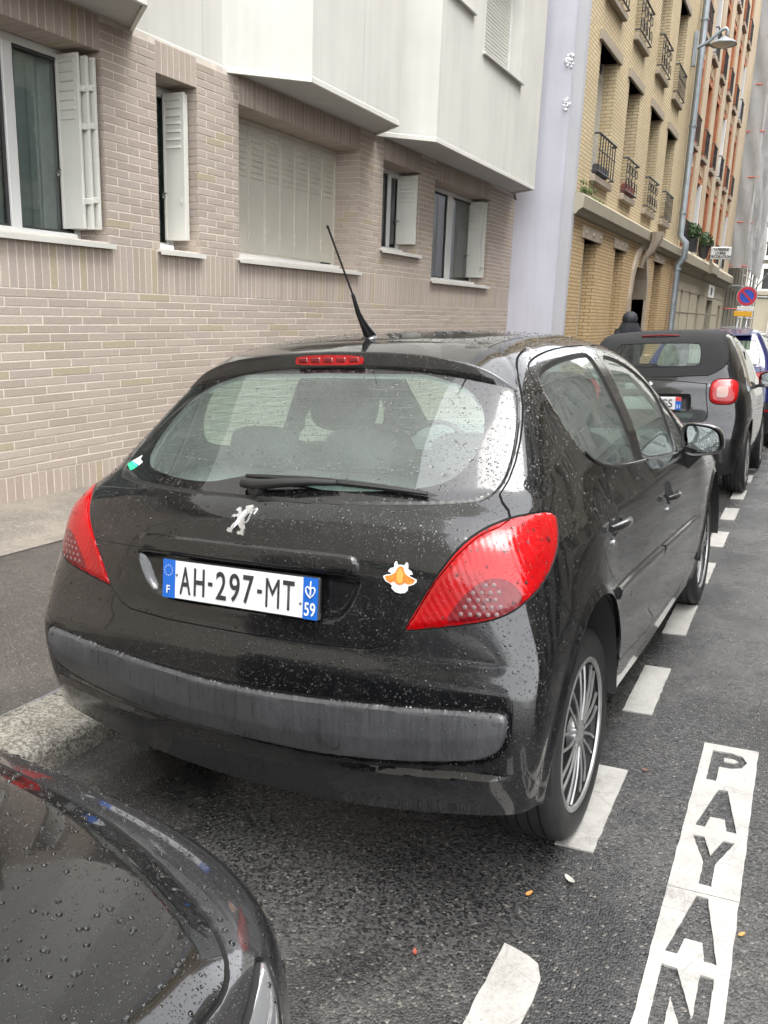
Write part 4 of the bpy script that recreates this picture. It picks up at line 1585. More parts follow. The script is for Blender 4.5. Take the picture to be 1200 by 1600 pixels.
# ------------------------------------------------------------------ car materials
def paint(name, base, flake=.0, dropscale=(75., 170.), streak=False, strength=.9, dust=0.):
    k = NT(name)
    v = k.coord('Object')
    d1 = k.drops(v, dropscale[0], .10, .30, .55)
    d2 = k.drops(v, dropscale[1], .12, .36, .70)
    patch = k.ramp(k.noise(v, 5., 3), [(.38, .25), (.62, 1.)])
    h = k.math('MAXIMUM', d1, k.math('MULTIPLY', d2, .5))
    h = k.math('MULTIPLY', h, patch)
    n = k.bump(h, strength, .0022)
    col = base
    rough = .14
    if dust:
        vs = k.coord('Object', (1, 1, .10))
        st = k.ramp(k.noise(vs, 46., 4, .6), [(.42, 0.), (.62, 1.)])
        gr = k.ramp(k.noise(v, 3.2, 5), [(.35, 0.), (.7, 1.)])
        film = k.math('MULTIPLY', st, gr)
        film = k.math('MULTIPLY', film, dust)
        col = k.mix(film, base, (.050, .049, .047))
    k.set(Base_Color=col, Roughness=rough, Metallic=flake, Coat_Weight=1.0, Coat_Roughness=.035, Normal=n, Coat_Normal=n, Specular_IOR_Level=.3)
    return k.m

def car_glass(name, tint, dens=1.0, scale=(95., 210.), gloss_rough=.015, base_reflect=.06, mist=0.):
    """thin tinted pane with rain drops: tinted see-through + Fresnel mirror, lens drops refract"""
    k = NT(name)
    k.t.nodes.remove(k.b)
    v = k.coord('Object')
    d1 = k.drops(v, scale[0], .10, .33, .55 * dens)
    d2 = k.drops(v, scale[1], .12, .36, .75 * dens)
    h = k.math('MAXIMUM', d1, k.math('MULTIPLY', d2, .55))
    n = k.bump(h, .9, .0022)
    tr = k.n('BsdfTransparent')
    tr.inputs['Color'].default_value = (*tint, 1)
    rf = k.n('BsdfRefraction')
    rf.inputs['Color'].default_value = (*[min(1, c * 1.08) for c in tint], 1)
    rf.inputs['Roughness'].default_value = .02
    rf.inputs['IOR'].default_value = 1.2
    k.l(n, rf.inputs['Normal'])
    m1 = k.n('MixShader')
    mask = k.math('GREATER_THAN', h, .05)
    mask = k.math('MULTIPLY', mask, k.math('MULTIPLY_ADD', k.n('NewGeometry').outputs['Backfacing'], -.85, .85))
    k.l(mask, m1.inputs[0])
    k.l(tr.outputs[0], m1.inputs[1])
    k.l(rf.outputs[0], m1.inputs[2])
    gl = k.n('BsdfGlossy')
    gl.inputs['Roughness'].default_value = gloss_rough
    k.l(n, gl.inputs['Normal'])
    fr = k.n('Fresnel')
    back = k.n('NewGeometry').outputs['Backfacing']      # a thin pane mirrors the same from inside and outside
    k.l(k.math('MULTIPLY_ADD', back, 1 / 1.5 - 1.5, 1.5), fr.inputs['IOR'])
    k.l(n, fr.inputs['Normal'])
    fac = k.math('MULTIPLY_ADD', fr.outputs[0], 1.35, base_reflect - .05, clamp=True)
    m2 = k.n('MixShader')
    k.l(fac, m2.inputs[0])
    body = m1
    if mist:                                   # fine condensation on the pane
        df = k.n('BsdfDiffuse')
        df.inputs['Color'].default_value = (.74, .84, .79, 1)
        body = k.n('MixShader')
        k.l(k.math('MULTIPLY', k.ramp(k.noise(v, 4., 4), [(.3, .5), (.7, 1.)]), mist), body.inputs[0])
        k.l(m1.outputs[0], body.inputs[1])
        k.l(df.outputs[0], body.inputs[2])
    k.l(body.outputs[0], m2.inputs[1])
    k.l(gl.outputs[0], m2.inputs[2])
    k.l(m2.outputs[0], k.out.inputs['Surface'])
    return k.m

def wet_plastic(name, dry, wet, sx=60., rough=(.55, .16)):
    """grey bumper plastic with run-down streaks of water"""
    k = NT(name)
    v = k.coord('Object')
    vs = k.coord('Object', (1, 1, .07))
    st = k.noise(vs, sx, 4, .6)
    big = k.noise(v, 5., 4)
    grain = k.noise(v, 420., 3, .7)
    f = k.math('ADD', k.math('ADD', k.math('MULTIPLY', st, .36), k.math('MULTIPLY', big, .44)), k.math('MULTIPLY', grain, .20))
    m = k.ramp(f, [(.34, 0.), (.62, 1.)])
    d = k.drops(v, 150., .12, .36, .6)
    k.set(Base_Color=k.mix(m, wet, dry), Roughness=k.mix(m, rough[1], rough[0]), Normal=k.bump(d, .6, .0016), Specular_IOR_Level=.5)
    return k.m

paint('black_paint', (.0040, .0042, .0048), dust=.16)
paint('black_paint_clean', (.0038, .0040, .0046))
wet_plastic('bumper_plastic', (.060, .061, .064), (.022, .0225, .024), 110., (.42, .22))
wet_plastic('valance_plastic', (.020, .020, .021), (.009, .009, .0095))
car_glass('rear_glass', (.76, .92, .85), 1.0, base_reflect=.09, mist=.085)
car_glass('side_glass', (.70, .87, .79), .9, base_reflect=.07)
car_glass('clear_glass', (.82, .90, .86), .3)
car_glass('wet_side_glass', (.68, .86, .78), 1.7, scale=(110., 230.), base_reflect=.15, mist=.09)
car_glass('windscreen_glass', (.78, .88, .83), 1.6, scale=(70., 120.))
paint('glass_border', (.004, .004, .0042), strength=.8)
simple('gap_black', (.004, .004, .004), .8)
simple('rubber', (.012, .012, .012), .42)
simple('gloss_black', (.009, .009, .009), .12, coat=.6)
simple('tyre', (.014, .014, .014), .55, var=.3, scale=20, bump=.15, bscale=90)
simple('liner', (.010, .010, .010), .8)
simple('silver', (.34, .34, .335), .30, .7, var=.12, scale=25)
simple('chrome', (.75, .75, .75), .08, 1.0)
simple('seat_cloth', (.030, .034, .036), .9, var=.3, scale=60, bump=.2, bscale=300)
simple('trim_grey', (.075, .085, .083), .8)
simple('headliner', (.42, .45, .43), .9)
simple('plate_white', (.62, .62, .61), .35, var=.05, scale=30)
simple('plate_blue', (.008, .10, .42), .35)
simple('plate_black', (.025, .025, .028), .4, var=.3, scale=80)
simple('white_print', (.62, .62, .62), .5)
simple('green_print', (.03, .50, .22), .5)
simple('blue_print', (.06, .25, .55), .5)
simple('orange_print', (.55, .17, .02), .5, var=.25, scale=120)
simple('yellow_print', (.62, .30, .06), .5)
simple('badge_silver', (.62, .62, .62), .22, .85, var=.12, scale=60)
def lamp_red(name, c):
    k = NT(name)
    v = k.coord('Object')
    vs = k.coord('Object', (1, 1, 5))
    rib = k.noise(vs, 40., 2)
    f = k.noise(v, 9., 3)
    col = k.mix(k.ramp(f, [(.38, 0.), (.60, 1.)]), tuple(x * .72 for x in c), c)
    d = k.drops(v, 130., .12, .34, .55)
    sp = k.n('SeparateXYZ')
    k.l(k.n('TexCoord').outputs['Object'], sp.inputs[0])
    ax = k.math('ABSOLUTE', sp.outputs[0])
    u_ = k.math('SUBTRACT', k.math('MULTIPLY', k.math('ADD', ax, sp.outputs[1]), .7071), .833)
    w_ = k.math('SUBTRACT', sp.outputs[2], .965)
    ang = k.math('ARCTAN2', w_, u_)
    rad = k.math('SQRT', k.math('ADD', k.math('MULTIPLY', u_, u_), k.math('MULTIPLY', w_, w_)))
    near_ = k.ramp(rad, [(.055, 1.), (.085, 0.)])
    fac_ = k.math('MULTIPLY', k.math('SINE', k.math('MULTIPLY', ang, 22.)), near_)
    ring = k.math('MULTIPLY', k.math('SINE', k.math('MULTIPLY', rad, 420.)), k.math('SUBTRACT', 1., near_))
    hh = k.math('ADD', k.math('MULTIPLY', fac_, .5), k.math('MULTIPLY', ring, .25))
    facet = k.ramp(k.math('MULTIPLY_ADD', hh, .5, .5), [(.2, 0.), (.8, 1.)])
    col = k.mix(k.math('MULTIPLY', facet, .35), col, tuple(x * .5 for x in c))
    nb = k.bump(k.math('ADD', hh, k.math('MULTIPLY', rib, .4)), .18, .006)
    k.set(Base_Color=col, Roughness=.14, Normal=k.bump(d, .55, .0018, nb), Coat_Normal=k.bump(d, .55, .0018), Coat_Weight=.55, Coat_Roughness=.05, Specular_IOR_Level=.3)
lamp_red('lamp_red', (.40, .003, .005))
lamp_red('lamp_dark_red', (.17, .004, .008))
simple('lamp_clear', (.16, .10, .10), .30, .0)

# ------------------------------------------------------------------ body of the black hatchback (car frame: x right, y forward, z up, metres)
Yc = pchip([.15,.22,.30,.38,.46,.54,.62,.70,.80,.92,.98,1.02,1.05,1.10,1.25,1.40,1.6],
           [.185,.158,.132,.113,.101,.096,.105,.127,.139,.148,.162,.190,.232,.296,.478,.66,.90])
Cc = pchip([.2,.5,.7,.85,.95,1.02,1.08,1.3,1.5], [.10,.085,.085,.10,.14,.24,.33,.34,.34])
Sz = pchip([.10,.22,.34,.46,.58,.70,.82,.92,.99,1.04,1.10,1.20,1.30,1.40,1.5],
           [.80,.815,.842,.860,.870,.870,.862,.846,.822,.804,.782,.738,.688,.628,.556])
Ty = pchip([-.2,.1,.3,.45,.65,.95,1.2,1.6,2.4,2.8,3.0,3.4,3.8,4.1,4.3],
           [.085,.045,.018,.007,.006,.022,.026,.026,.024,.018,.02,.04,.09,.16,.24])
Tu = pchip([-.2,.1,.3,.5,.7,1.0,4], [.09,.06,.038,.020,.008,.0,0])
Tc = pchip([0,.4,.8,1.3,1.9,2.6,3.2,4], [.105,.075,.035,.0,.0,.03,.08,.12])
Zr = pchip([.2,.5,.65,.91,1.21,1.5,1.8,2.05,2.5,2.98,3.3,3.7,4.0,4.2],
           [1.335,1.410,1.437,1.474,1.496,1.497,1.480,1.440,1.235,1.00,.955,.86,.74,.6])
def F207(p):
    x = np.abs(p[..., 0]); y = p[..., 1]; z = p[..., 2]
    cab = np.clip((z - .95) / .35, 0, 1)
    up = sstep(.66, .91, z)
    side = (x - (Sz(z) - Ty(y) - Tu(y) * up - Tc(y) * cab)) / np.sqrt(1 + .25 * np.clip((z - .95) / .2, 0, 1))
    sl = np.clip((z - .98) / .1, 0, 1)
    rear = (Yc(z) + Cc(z) * x ** 2 - y) / np.sqrt(1 + 1.4 * sl)
    top = (z - (Zr(y) - (.085 * x ** 2 + .10 * x ** 4))) / np.sqrt(1 + .5 * np.clip((y - 2) / .2, 0, 1) * np.clip((3.2 - y) / .2, 0, 1))
    front = y - (4.12 - .30 * x ** 2 - .6 * np.clip(.55 - z, 0, 1) ** 2)
    bot = .12 - z
    kr = .09 + .09 * np.clip((z - .6) / .25, 0, 1) - .10 * np.clip((z - .95) / .15, 0, 1)
    f = smax(side, rear, kr)
    f = smax(f, top, .12)
    f = smax(f, front, .25)
    return smax(f, bot, .03)

CAR_M = Matrix(((0.997323, 0.02506, -0.06869, 0), (-0.024063, 0.999593, 0.015314, 0), (0.069045, -0.01362, 0.997521, 0), (0, 0, 0, 1)))

# outlines, right half (the left is its mirror image)
G_GLASS = [(-1,1.41),(.3,1.405),(.50,1.365),(.575,1.335),(.595,1.312),(.613,1.276),(.629,1.233),(.642,1.186),(.650,1.14),(.651,1.100),(.640,1.070),(.615,1.058),(.58,1.053),(.494,1.049),(.4,1.047),(.3,1.045),(-1,1.045)]
G_CLEAR = [(-1,1.375),(.30,1.365),(.36,1.355),(.448,1.33),(.502,1.297),(.537,1.259),(.557,1.204),(.558,1.158),(.542,1.118),(.516,1.096),(.473,1.083),(.37,1.073),(.26,1.069),(.17,1.072),(.10,1.088),(.03,1.098),(-1,1.098)]
G_LAMP3 = [(.491,.153,.753),(.51,.159,.788),(.535,.167,.832),(.558,.176,.876),(.584,.189,.918),(.608,.207,.955),(.629,.232,.981),(.652,.263,1.0),(.676,.293,1.013),(.705,.332,1.024),(.729,.368,1.027),(.749,.414,1.027),(.763,.454,1.022),(.773,.474,1.012),(.783,.473,.998),(.794,.446,.972),(.8,.418,.952),(.804,.386,.925),(.803,.354,.902),(.8,.316,.88),(.792,.275,.86),(.776,.235,.84),(.755,.21,.823),(.731,.194,.81),(.701,.183,.799),(.653,.173,.786),(.598,.166,.774),(.542,.159,.763)]
G_DOT3 = [(.598,.167,.785),(.625,.177,.833),(.656,.188,.871),(.685,.202,.895),(.714,.215,.901),(.736,.225,.894),(.758,.235,.876),(.771,.237,.851),(.764,.219,.83),(.745,.202,.818),(.708,.186,.807),(.652,.175,.794)]
S2 = math.sqrt(.5)
G_LAMP = [((a + b) * S2, c) for a, b, c in G_LAMP3]
G_DOT = [((a + b) * S2, c) for a, b, c in G_DOT3]
G_GATE = [(-1,1.6),(.45,1.6),(.55,1.40),(.600,1.318),(.622,1.276),(.638,1.233),(.651,1.186),(.659,1.14),(.660,1.098),(.652,1.068),(.668,1.052),(.692,1.037),(.705,1.022),(.690,1.005),(.655,.990),(.613,.945),(.565,.878),(.517,.790),(.492,.753),(.467,.729),(.444,.712),(.402,.698),(.252,.690),(0,.689),(-1,.689)]
G_GARN = [(-1,.884),(.20,.882),(.33,.881),(.358,.885),(.364,.905),(.358,.924),(.33,.931),(.2,.932),(-1,.935)]
G_REC = [(-1,.8830),(.2,.8810),(.372,.8800),(.378,.862),(.352,.80),(.322,.764),(.29,.750),(.20,.745),(-1,.745)]
G_STRIP = [(-1,.541),(.05,.543),(.253,.554),(.437,.565),(.605,.578),(.735,.590),(.762,.588),(.768,.575),(.766,.545),(.752,.500),(.715,.470),(.658,.452),(.489,.420),(.306,.401),(.175,.395),(-1,.390)]
G_BUMP = [(-1,-1),(-1,.885),(.30,.885),(.318,.880),(.376,.796),(.43,.735),(.44,.70),(.44,-1)]
G_ARCH_R = [(.612 + .360 * math.cos(a), .385 + .375 * math.sin(a)) for a in np.linspace(0, 2 * math.pi, 60, endpoint=False)]
G_ARCH_F = [(3.215 + .365 * math.cos(a), .375 + .370 * math.sin(a)) for a in np.linspace(0, 2 * math.pi, 60, endpoint=False)]
G_RWIN = [(.849,1.343),(.914,1.361),(1.048,1.381),(1.219,1.393),(1.40,1.397),(1.452,1.392),(1.447,1.349),(1.449,1.283),(1.457,1.209),(1.460,1.13),(1.452,1.048),(1.430,1.035),(1.256,1.045),(1.079,1.066),(.964,1.089),(.908,1.114),(.866,1.156),(.838,1.21),(.828,1.275),(.832,1.318)]
G_FWIN = [(1.628,1.386),(1.769,1.375),(1.899,1.347),(2.031,1.306),(2.139,1.258),(2.200,1.222),(2.205,1.162),(2.187,1.084),(2.15,.984),(2.076,.984),(1.573,1.026),(1.585,1.087),(1.597,1.168),(1.606,1.256),(1.617,1.337)]
G_QWIN = [(2.262,1.200),(2.335,1.160),(2.40,1.10),(2.44,1.03),(2.42,.982),(2.36,.975),(2.205,.983),(2.225,1.069),(2.245,1.153)]
G_BPIL = [(1.440,1.402),(1.640,1.397),(1.628,1.26),(1.600,1.10),(1.585,1.018),(1.440,1.028),(1.462,1.13),(1.455,1.25)]
G_RDOOR = [(.790,1.355),(.760,1.29),(.725,1.20),(.695,1.127),(.687,1.06),(.70,.985),(.715,.92),(.755,.82),(.85,.735),(.93,.58),(.975,.433),(1.30,.392),(1.690,.345),(1.655,.390),(1.60,.415),(1.505,.462),(1.490,.480),(1.500,.508),(1.594,.575),(1.670,.655),(1.692,.72),(1.698,.80),(1.675,.88),(1.60,1.02),(1.585,1.10),(1.575,1.25),(1.57,1.434),(1.306,1.433),(1.094,1.424),(.927,1.405),(.826,1.384)]
G_FDOOR = [(1.57,1.434),(1.575,1.25),(1.585,1.10),(1.60,1.02),(1.675,.88),(1.698,.80),(1.692,.72),(1.670,.655),(1.594,.575),(1.500,.508),(1.490,.480),(1.505,.462),(1.60,.415),(1.655,.390),(1.690,.345),(2.45,.300),(2.60,.36),(2.66,.55),(2.64,.75),(2.56,.88),(2.52,.98),(2.46,1.10),(2.30,1.24),(2.12,1.345),(1.95,1.405),(1.78,1.432)]
G_WIND = [(-1,2.06),(.46,2.10),(.535,2.16),(.60,2.42),(.66,2.75),(.665,2.88),(.5,2.965),(-1,2.99)]
G_HOOD = [(-1,3.03),(.45,3.02),(.66,2.94),(.70,3.1),(.66,3.6),(.55,3.85),(-1,3.95)]
G_ROOF = [(-1,.5),(.44,.5),(.452,.80),(.462,.93),(.472,1.14),(.472,1.6),(.455,2.02),(-1,2.04)]

def build_hatchback():
    root = empty('hatchback_car', mat=CAR_M, label='wet black hatchback car with number plate AH-297-MT in the middle', category='car')
    ys = np.concatenate([np.linspace(.05, 1.15, 88), np.linspace(1.165, 2.7, 76), np.linspace(2.74, 4.2, 40)])
    sh = box_shell(F207, .92, .05, 4.2, .05, 1.52, ys, 74, 104, (.75, 3.3), .62)
    rear = lambda poly, ymax=.95: (lambda V: sdnear(V[:, [0, 2]], poly, V[:, 1] < ymax))
    side = lambda poly, xmin=.5: (lambda V: sdnear(V[:, [1, 2]], poly, V[:, 0] > xmin))
    diag = lambda poly: (lambda V: sdnear(np.stack([(V[:, 0] + V[:, 1]) * S2, V[:, 2]], 1), poly, (V[:, 1] < .85) & (V[:, 2] < 1.12)))
    topp = lambda poly, zmin: (lambda V: sdnear(V[:, [0, 1]], poly, V[:, 2] > zmin))
    f_glass, f_clear, f_gate = rear(smoothpoly(G_GLASS, 1)), rear(smoothpoly(G_CLEAR, 1)), rear(G_GATE)
    f_garn, f_rec, f_strip = rear(smoothpoly(G_GARN, 1), .6), rear(smoothpoly(G_REC, 1), .6), rear(smoothpoly(G_STRIP, 1), .6)
    f_lamp, f_dot = diag(smoothpoly(G_LAMP, 1)), diag(smoothpoly(G_DOT, 1))
    f_bump = side(G_BUMP, -1)
    f_rarch, f_farch = side(G_ARCH_R), side(G_ARCH_F)
    f_rwin, f_fwin, f_qwin, f_bpil = side(smoothpoly(G_RWIN, 1)), side(smoothpoly(G_FWIN, 1), .45), side(smoothpoly(G_QWIN, 1), .45), side(G_BPIL)
    f_rdoor, f_fdoor = side(smoothpoly(G_RDOOR, 1)), side(smoothpoly(G_FDOOR, 1), .45)
    f_wind, f_hood, f_roof = topp(smoothpoly(G_WIND, 1), .95), topp(smoothpoly(G_HOOD, 1), .6), topp(G_ROOF, 1.3)
    # lower edge of bumper and sill
    def f_bot(V):
        x, y = V[:, 0], V[:, 1]
        zr = .232 + .085 * (x / .78) ** 2
        zs = np.where(y < 3.6, np.interp(y, [.3, .9, 1.8, 2.7, 3.6], [.30, .305, .235, .235, .235]), .22)
        return V[:, 2] - np.where(y < .42, zr, zs)
    W_ = .0022
    for f in (f_bot, f_rarch, f_farch):
        sh.cut(f)
    c = sh.cen()
    sh.drop((f_bot(c) < 0) | (f_rarch(c) < 0) | (f_farch(c) < 0))
    # arch lips
    for f in (f_rarch, f_farch):
        sh.cut(lambda V: f(V) - .022)
    for f in (f_glass, f_clear, f_gate, f_lamp, f_bump, f_rdoor, f_fdoor, f_hood, f_roof, f_wind):
        sh.cut(f)
    for f in (f_gate, f_lamp, f_rdoor, f_fdoor, f_hood, f_roof):
        sh.cut(lambda V: np.abs(f(V)) - W_)
    sh.cut(lambda V: np.abs(f_bump(V)) - .0016)
    sh.cut(lambda V: np.abs(f_glass(V)) - .004)
    for f in (f_rwin, f_fwin, f_qwin, f_bpil):
        sh.cut(f)
    for f in (f_rwin, f_fwin, f_qwin):
        sh.cut(lambda V: f(V) - .014)
    for f, offs in ((f_garn, (0, -.007)), (f_rec, (0, -.010, -.022)), (f_strip, (.010, .003, 0, -.008)), (f_dot, (0,))):
        for o_ in offs:
            sh.cut(lambda V: f(V) - o_)
    # crease along the strip and step below it
    zc_crease = pchip([-1, .1, .375, .55, .66, .75], [.452, .456, .477, .499, .515, .543])
    f_crease = lambda V: np.where((V[:, 1] < .5), V[:, 2] - zc_crease(V[:, 0]), 1.0)
    sh.cut(f_crease)
    zl_ = pchip([0, .22, .43, .60, .70, .80], [.358, .362, .381, .403, .414, .424])
    zl = lambda x: zl_(np.minimum(x, .80))
    f_ledge = lambda V: np.where(V[:, 1] < .60, V[:, 2] - zl(V[:, 0]), 1.0)
    for o_ in (.012, 0., -.028):
        sh.cut(lambda V: f_ledge(V) - o_)
    V, T = sh.V, sh.T
    N0 = grad_of(F207, V)
    # ---- relief
    d = np.zeros(len(V))
    g = f_rec(V)
    rear_w = V[:, 1] < .6
    rec = sstep(0, -.022, g)
    d -= np.where(rear_w, .022 * rec, 0)
    g = f_garn(V)
    d += np.where(rear_w, .009 * sstep(.0005, -.007, g), 0)
    g = f_strip(V)
    inside = np.clip(-g / .008, 0, 1)
    prof = .010 + .006 * np.clip(1 - np.abs(V[:, 2] - zc_crease(V[:, 0])) / .07, 0, 1)
    d += np.where(rear_w, prof * np.sqrt(inside), 0)
    d -= np.where(rear_w & (g > 0), .004 * sstep(.010, .001, g), 0)
    fade = sstep(.20, .55, V[:, 0]) * sstep(.80, .70, V[:, 0])
    lowz = np.where(V[:, 1] < .60, V[:, 2] - zl(V[:, 0]), 1)
    d += np.where(V[:, 1] < .60, .015 * fade * sstep(.0115, .0005, lowz) * (1 - .9 * sstep(-.02, -.13, lowz)), 0)
    # tail lamp stands slightly proud
    gl = f_lamp(V)
    d += .004 * sstep(-.002, -.012, gl)
    # grooves
    for f, w, dep in ((f_gate, W_, .007), (f_rdoor, W_, .006), (f_fdoor, W_, .006), (f_hood, W_, .006), (f_roof, W_, .004), (f_bump, .0016, .004), (f_lamp, W_, .004)):
        q = np.abs(f(V))
        if f is f_bump:
            q = np.where((f_lamp(V) < .001) | (f_gate(V) < .001), 1., q)
        d -= np.where(q < w * .5, dep, 0)
    d -= np.where(np.abs(f_glass(V)) < .002, .004, 0)
    for f in (f_rwin, f_fwin, f_qwin):
        q = f(V)
        d -= .007 * sstep(.0135, .001, q)
    for f in (f_rarch, f_farch):
        q = f(V)
        d += .009 * sstep(.030, .0, q)
    # wing of the rear quarter above the arch (shoulder crease on the flank)
    moved = np.abs(d) > 1e-5
    V = V + N0 * d[:, None]
    CN = corner_normals(V, T, 40)
    tm = moved[T].any(1)
    near = np.zeros(len(V), bool)
    near[T[tm].ravel()] = True
    gn = N0[T]
    CN = np.where(near[T][..., None], CN, gn)
    # ---- which triangle belongs to what
    c = sh.cen()
    lab = np.full(len(T), 'body_shell', dtype=object)
    lab[(f_roof(c) < 0)] = 'roof'
    lab[(f_hood(c) < 0)] = 'bonnet'
    lab[f_bump(c) < 0] = 'bumper'
    lab[f_fdoor(c) < 0] = 'front_door'
    lab[f_rdoor(c) < 0] = 'rear_door'
    lab[f_gate(c) < 0] = 'tailgate'
    lab[f_bpil(c) < 0] = 'door_pillar_trim'
    for f in (f_rwin, f_fwin, f_qwin):
        lab[(f(c) < .014)] = 'window_seal'
    lab[f_rwin(c) < 0] = 'rear_door_window'
    lab[f_fwin(c) < 0] = 'front_door_window'
    lab[f_qwin(c) < 0] = 'quarter_window'
    lab[f_wind(c) < 0] = 'windscreen'
    for f, w in ((f_gate, W_), (f_rdoor, W_), (f_fdoor, W_), (f_hood, W_), (f_roof, W_), (f_bump, .0016)):
        lab[(np.abs(f(c)) < w) & np.isin(lab, ['body_shell', 'roof', 'bonnet', 'bumper', 'front_door', 'rear_door', 'tailgate'])] = 'panel_gap'
    fg = f_glass(c)
    lab[fg < 0] = 'rear_window_border'
    lab[f_clear(c) < 0] = 'rear_window'
    lab[np.abs(fg) < .004] = 'rear_window_seal'
    lab[(f_strip(c) < 0)] = 'bumper_strip'
    low = (lab == 'bumper') & (c[:, 2] < zl(c[:, 0]) - .028) & (c[:, 0] < .5 + .0 * c[:, 0]) & (c[:, 1] < .3)
    lab[low & (c[:, 0] < .26 + .6 * np.clip(zl(c[:, 0]) - .03 - c[:, 2], 0, .2))] = 'valance'
    lp = f_lamp(c)
    lab[lp < 0] = 'tail_light'
    lab[(lp < -.003) & (f_dot(c) < 0)] = 'reverse_lens'
    lab[np.abs(lp) < W_] = 'panel_gap'
    mats = dict(body_shell='black_paint_clean', roof='black_paint_clean', bonnet='black_paint_clean', bumper='black_paint', front_door='black_paint_clean',
                rear_door='black_paint_clean', tailgate='black_paint', door_pillar_trim='gloss_black', window_seal='rubber',
                rear_door_window='wet_side_glass', front_door_window='wet_side_glass', quarter_window='wet_side_glass', windscreen='windscreen_glass', panel_gap='gap_black', rear_window_border='glass_border',
                rear_window='rear_glass', rear_window_seal='rubber', bumper_strip='bumper_plastic', valance='valance_plastic',
                tail_light='lamp_red', reverse_lens='lamp_dark_red')
    whole = {'roof', 'bonnet', 'bumper', 'tailgate', 'windscreen', 'rear_window', 'rear_window_border', 'rear_window_seal', 'bumper_strip', 'valance', 'body_shell', 'panel_gap'}
    flip = np.array([-1., 1., 1.])
    parts = {}
    sub = dict(rear_window='tailgate', rear_window_border='tailgate', rear_window_seal='tailgate', bumper_strip='bumper', valance='bumper',
               rear_door_window='rear_door', front_door_window='front_door', quarter_window='front_door', reverse_lens='tail_light')
    order = [n for n in mats if n not in sub] + list(sub)
    for name in order:
        sel = lab == name
        if not sel.any():
            continue
        t, n = T[sel], CN[sel]
        if name in whole:
            VV = np.concatenate([V, V * flip])
            t2 = t[:, ::-1] + len(V)
            n2 = (n * flip)[:, ::-1]
            par = root if name not in sub else parts[sub[name]]
            parts[name] = tri_object(name, VV, np.concatenate([t, t2]), np.concatenate([n, n2]), mats[name], par)
        else:
            for s in (1, -1):
                par = root
                if name in sub:
                    par = parts[(sub[name], s)]
                if s == 1:
                    o = tri_object(name, V, t, n, mats[name], par)
                else:
                    o = tri_object(name, V * flip, t[:, ::-1], (n * flip)[:, ::-1], mats[name], par)
                parts[(name, s)] = o
    # inner skin so that the cabin reads as a trimmed room, not as the back of the paint
    glassy = np.isin(lab, ['rear_door_window', 'front_door_window', 'quarter_window', 'windscreen', 'rear_window'])
    t = T[~glassy]
    Vi = V - N0 * .018
    t = t[(Vi[t][:, :, 2].mean(1) > .5)]
    hl = Vi[t][:, :, 2].mean(1) > 1.3
    for nm, m, mt in (('headliner', hl, 'headliner'), ('cabin_trim', ~hl, 'trim_grey')):
        tt = t[m]
        tri_object(nm, np.concatenate([Vi, Vi * flip]), np.concatenate([tt[:, ::-1], tt + len(Vi)]), None, mt, root)
    return root, parts, (V, T, lab)

CAR, PARTS, CARGEO = build_hatchback()
# ------------------------------------------------------------------ things fixed to the hatchback
from functools import lru_cache
@lru_cache(None)
def solve_z(F, x, y, z0=.5, z1=1.7):
    lo, hi = z0, z1
    for _ in range(18):
        m = (lo + hi) / 2
        if F(np.array([x, y, m])) < 0:
            lo = m
        else:
            hi = m
    return (lo + hi) / 2
@lru_cache(None)
def solve_y(F, x, z, y0=-.3, y1=1.5):
    lo, hi = y0, y1
    for _ in range(18):
        m = (lo + hi) / 2
        if F(np.array([x, m, z])) > 0:
            lo = m
        else:
            hi = m
    return (lo + hi) / 2
@lru_cache(None)
def solve_x(F, y, z, x0=.2, x1=1.2):
    lo, hi = x0, x1
    for _ in range(18):
        m = (lo + hi) / 2
        if F(np.array([m, y, z])) < 0:
            lo = m
        else:
            hi = m
    return (lo + hi) / 2

def spoiler():
    by = pchip([0, .174, .292, .407, .518, .592], [.646, .650, .657, .665, .674, .684])
    bz = pchip([0, .174, .292, .407, .518, .592], [1.376, 1.373, 1.365, 1.351, 1.332, 1.313])
    hh = pchip([0, .30, .42, .50, .56, .592], [.056, .054, .050, .040, .020, .004])
    rows = []
    xs = np.concatenate([np.linspace(0, .40, 22), np.linspace(.415, .592, 18)])
    xs = np.concatenate([-xs[:0:-1], xs])
    for x in xs:
        a = abs(x)
        y, z, h = float(by(a)), float(bz(a)), float(hh(a))
        k = h / .056
        ty, tz = y + .006 * k, z + h
        jy = y + .02 + .20 * k
        jz = solve_z(F207, float(a), jy) - .004
        my = y + .01 + .09 * k
        mz = max((tz + jz) / 2 + .006 * k, solve_z(F207, float(a), my) + .001)
        rows.append([(x, y + .075, z + .040), (x, y + .045, z + .010), (x, y + .006, z - .001), (x, y, z + .002 * k), (x, y - .001, z + .004 * k),
                     (x, y + .003 * k, tz - .006 * k), (x, ty, tz - .001 * k), (x, ty + .006 * k, tz + .001 * k), (x, my, mz), (x, (my + jy) / 2, (mz + jz) / 2 + .003 * k), (x, jy, jz)])
    m = MB()
    m.grid(np.array(rows))
    m.f = [f[::-1] for f in m.f]
    o = m.build('roof_spoiler', 'black_paint', CAR, smooth=50)
    # high brake light set in the spoiler face
    m = MB()
    pts = smoothpoly([(-.119, 1.391), (.119, 1.390), (.121, 1.400), (.117, 1.421), (-.117, 1.422), (-.121, 1.400)], 2)
    m.prism(pts, .6395, .66, axis=1)
    m.build('brake_light_lens', 'lamp_red', o, smooth=30)
    m = MB()
    for i in range(5):
        x = -.092 + i * .046
        m.box(x - .017, x + .017, .6365, .645, 1.399, 1.414, bev=.003)
    m.build('brake_light_segment', 'lamp_dark_red', o)
    return o
SPOILER = spoiler()

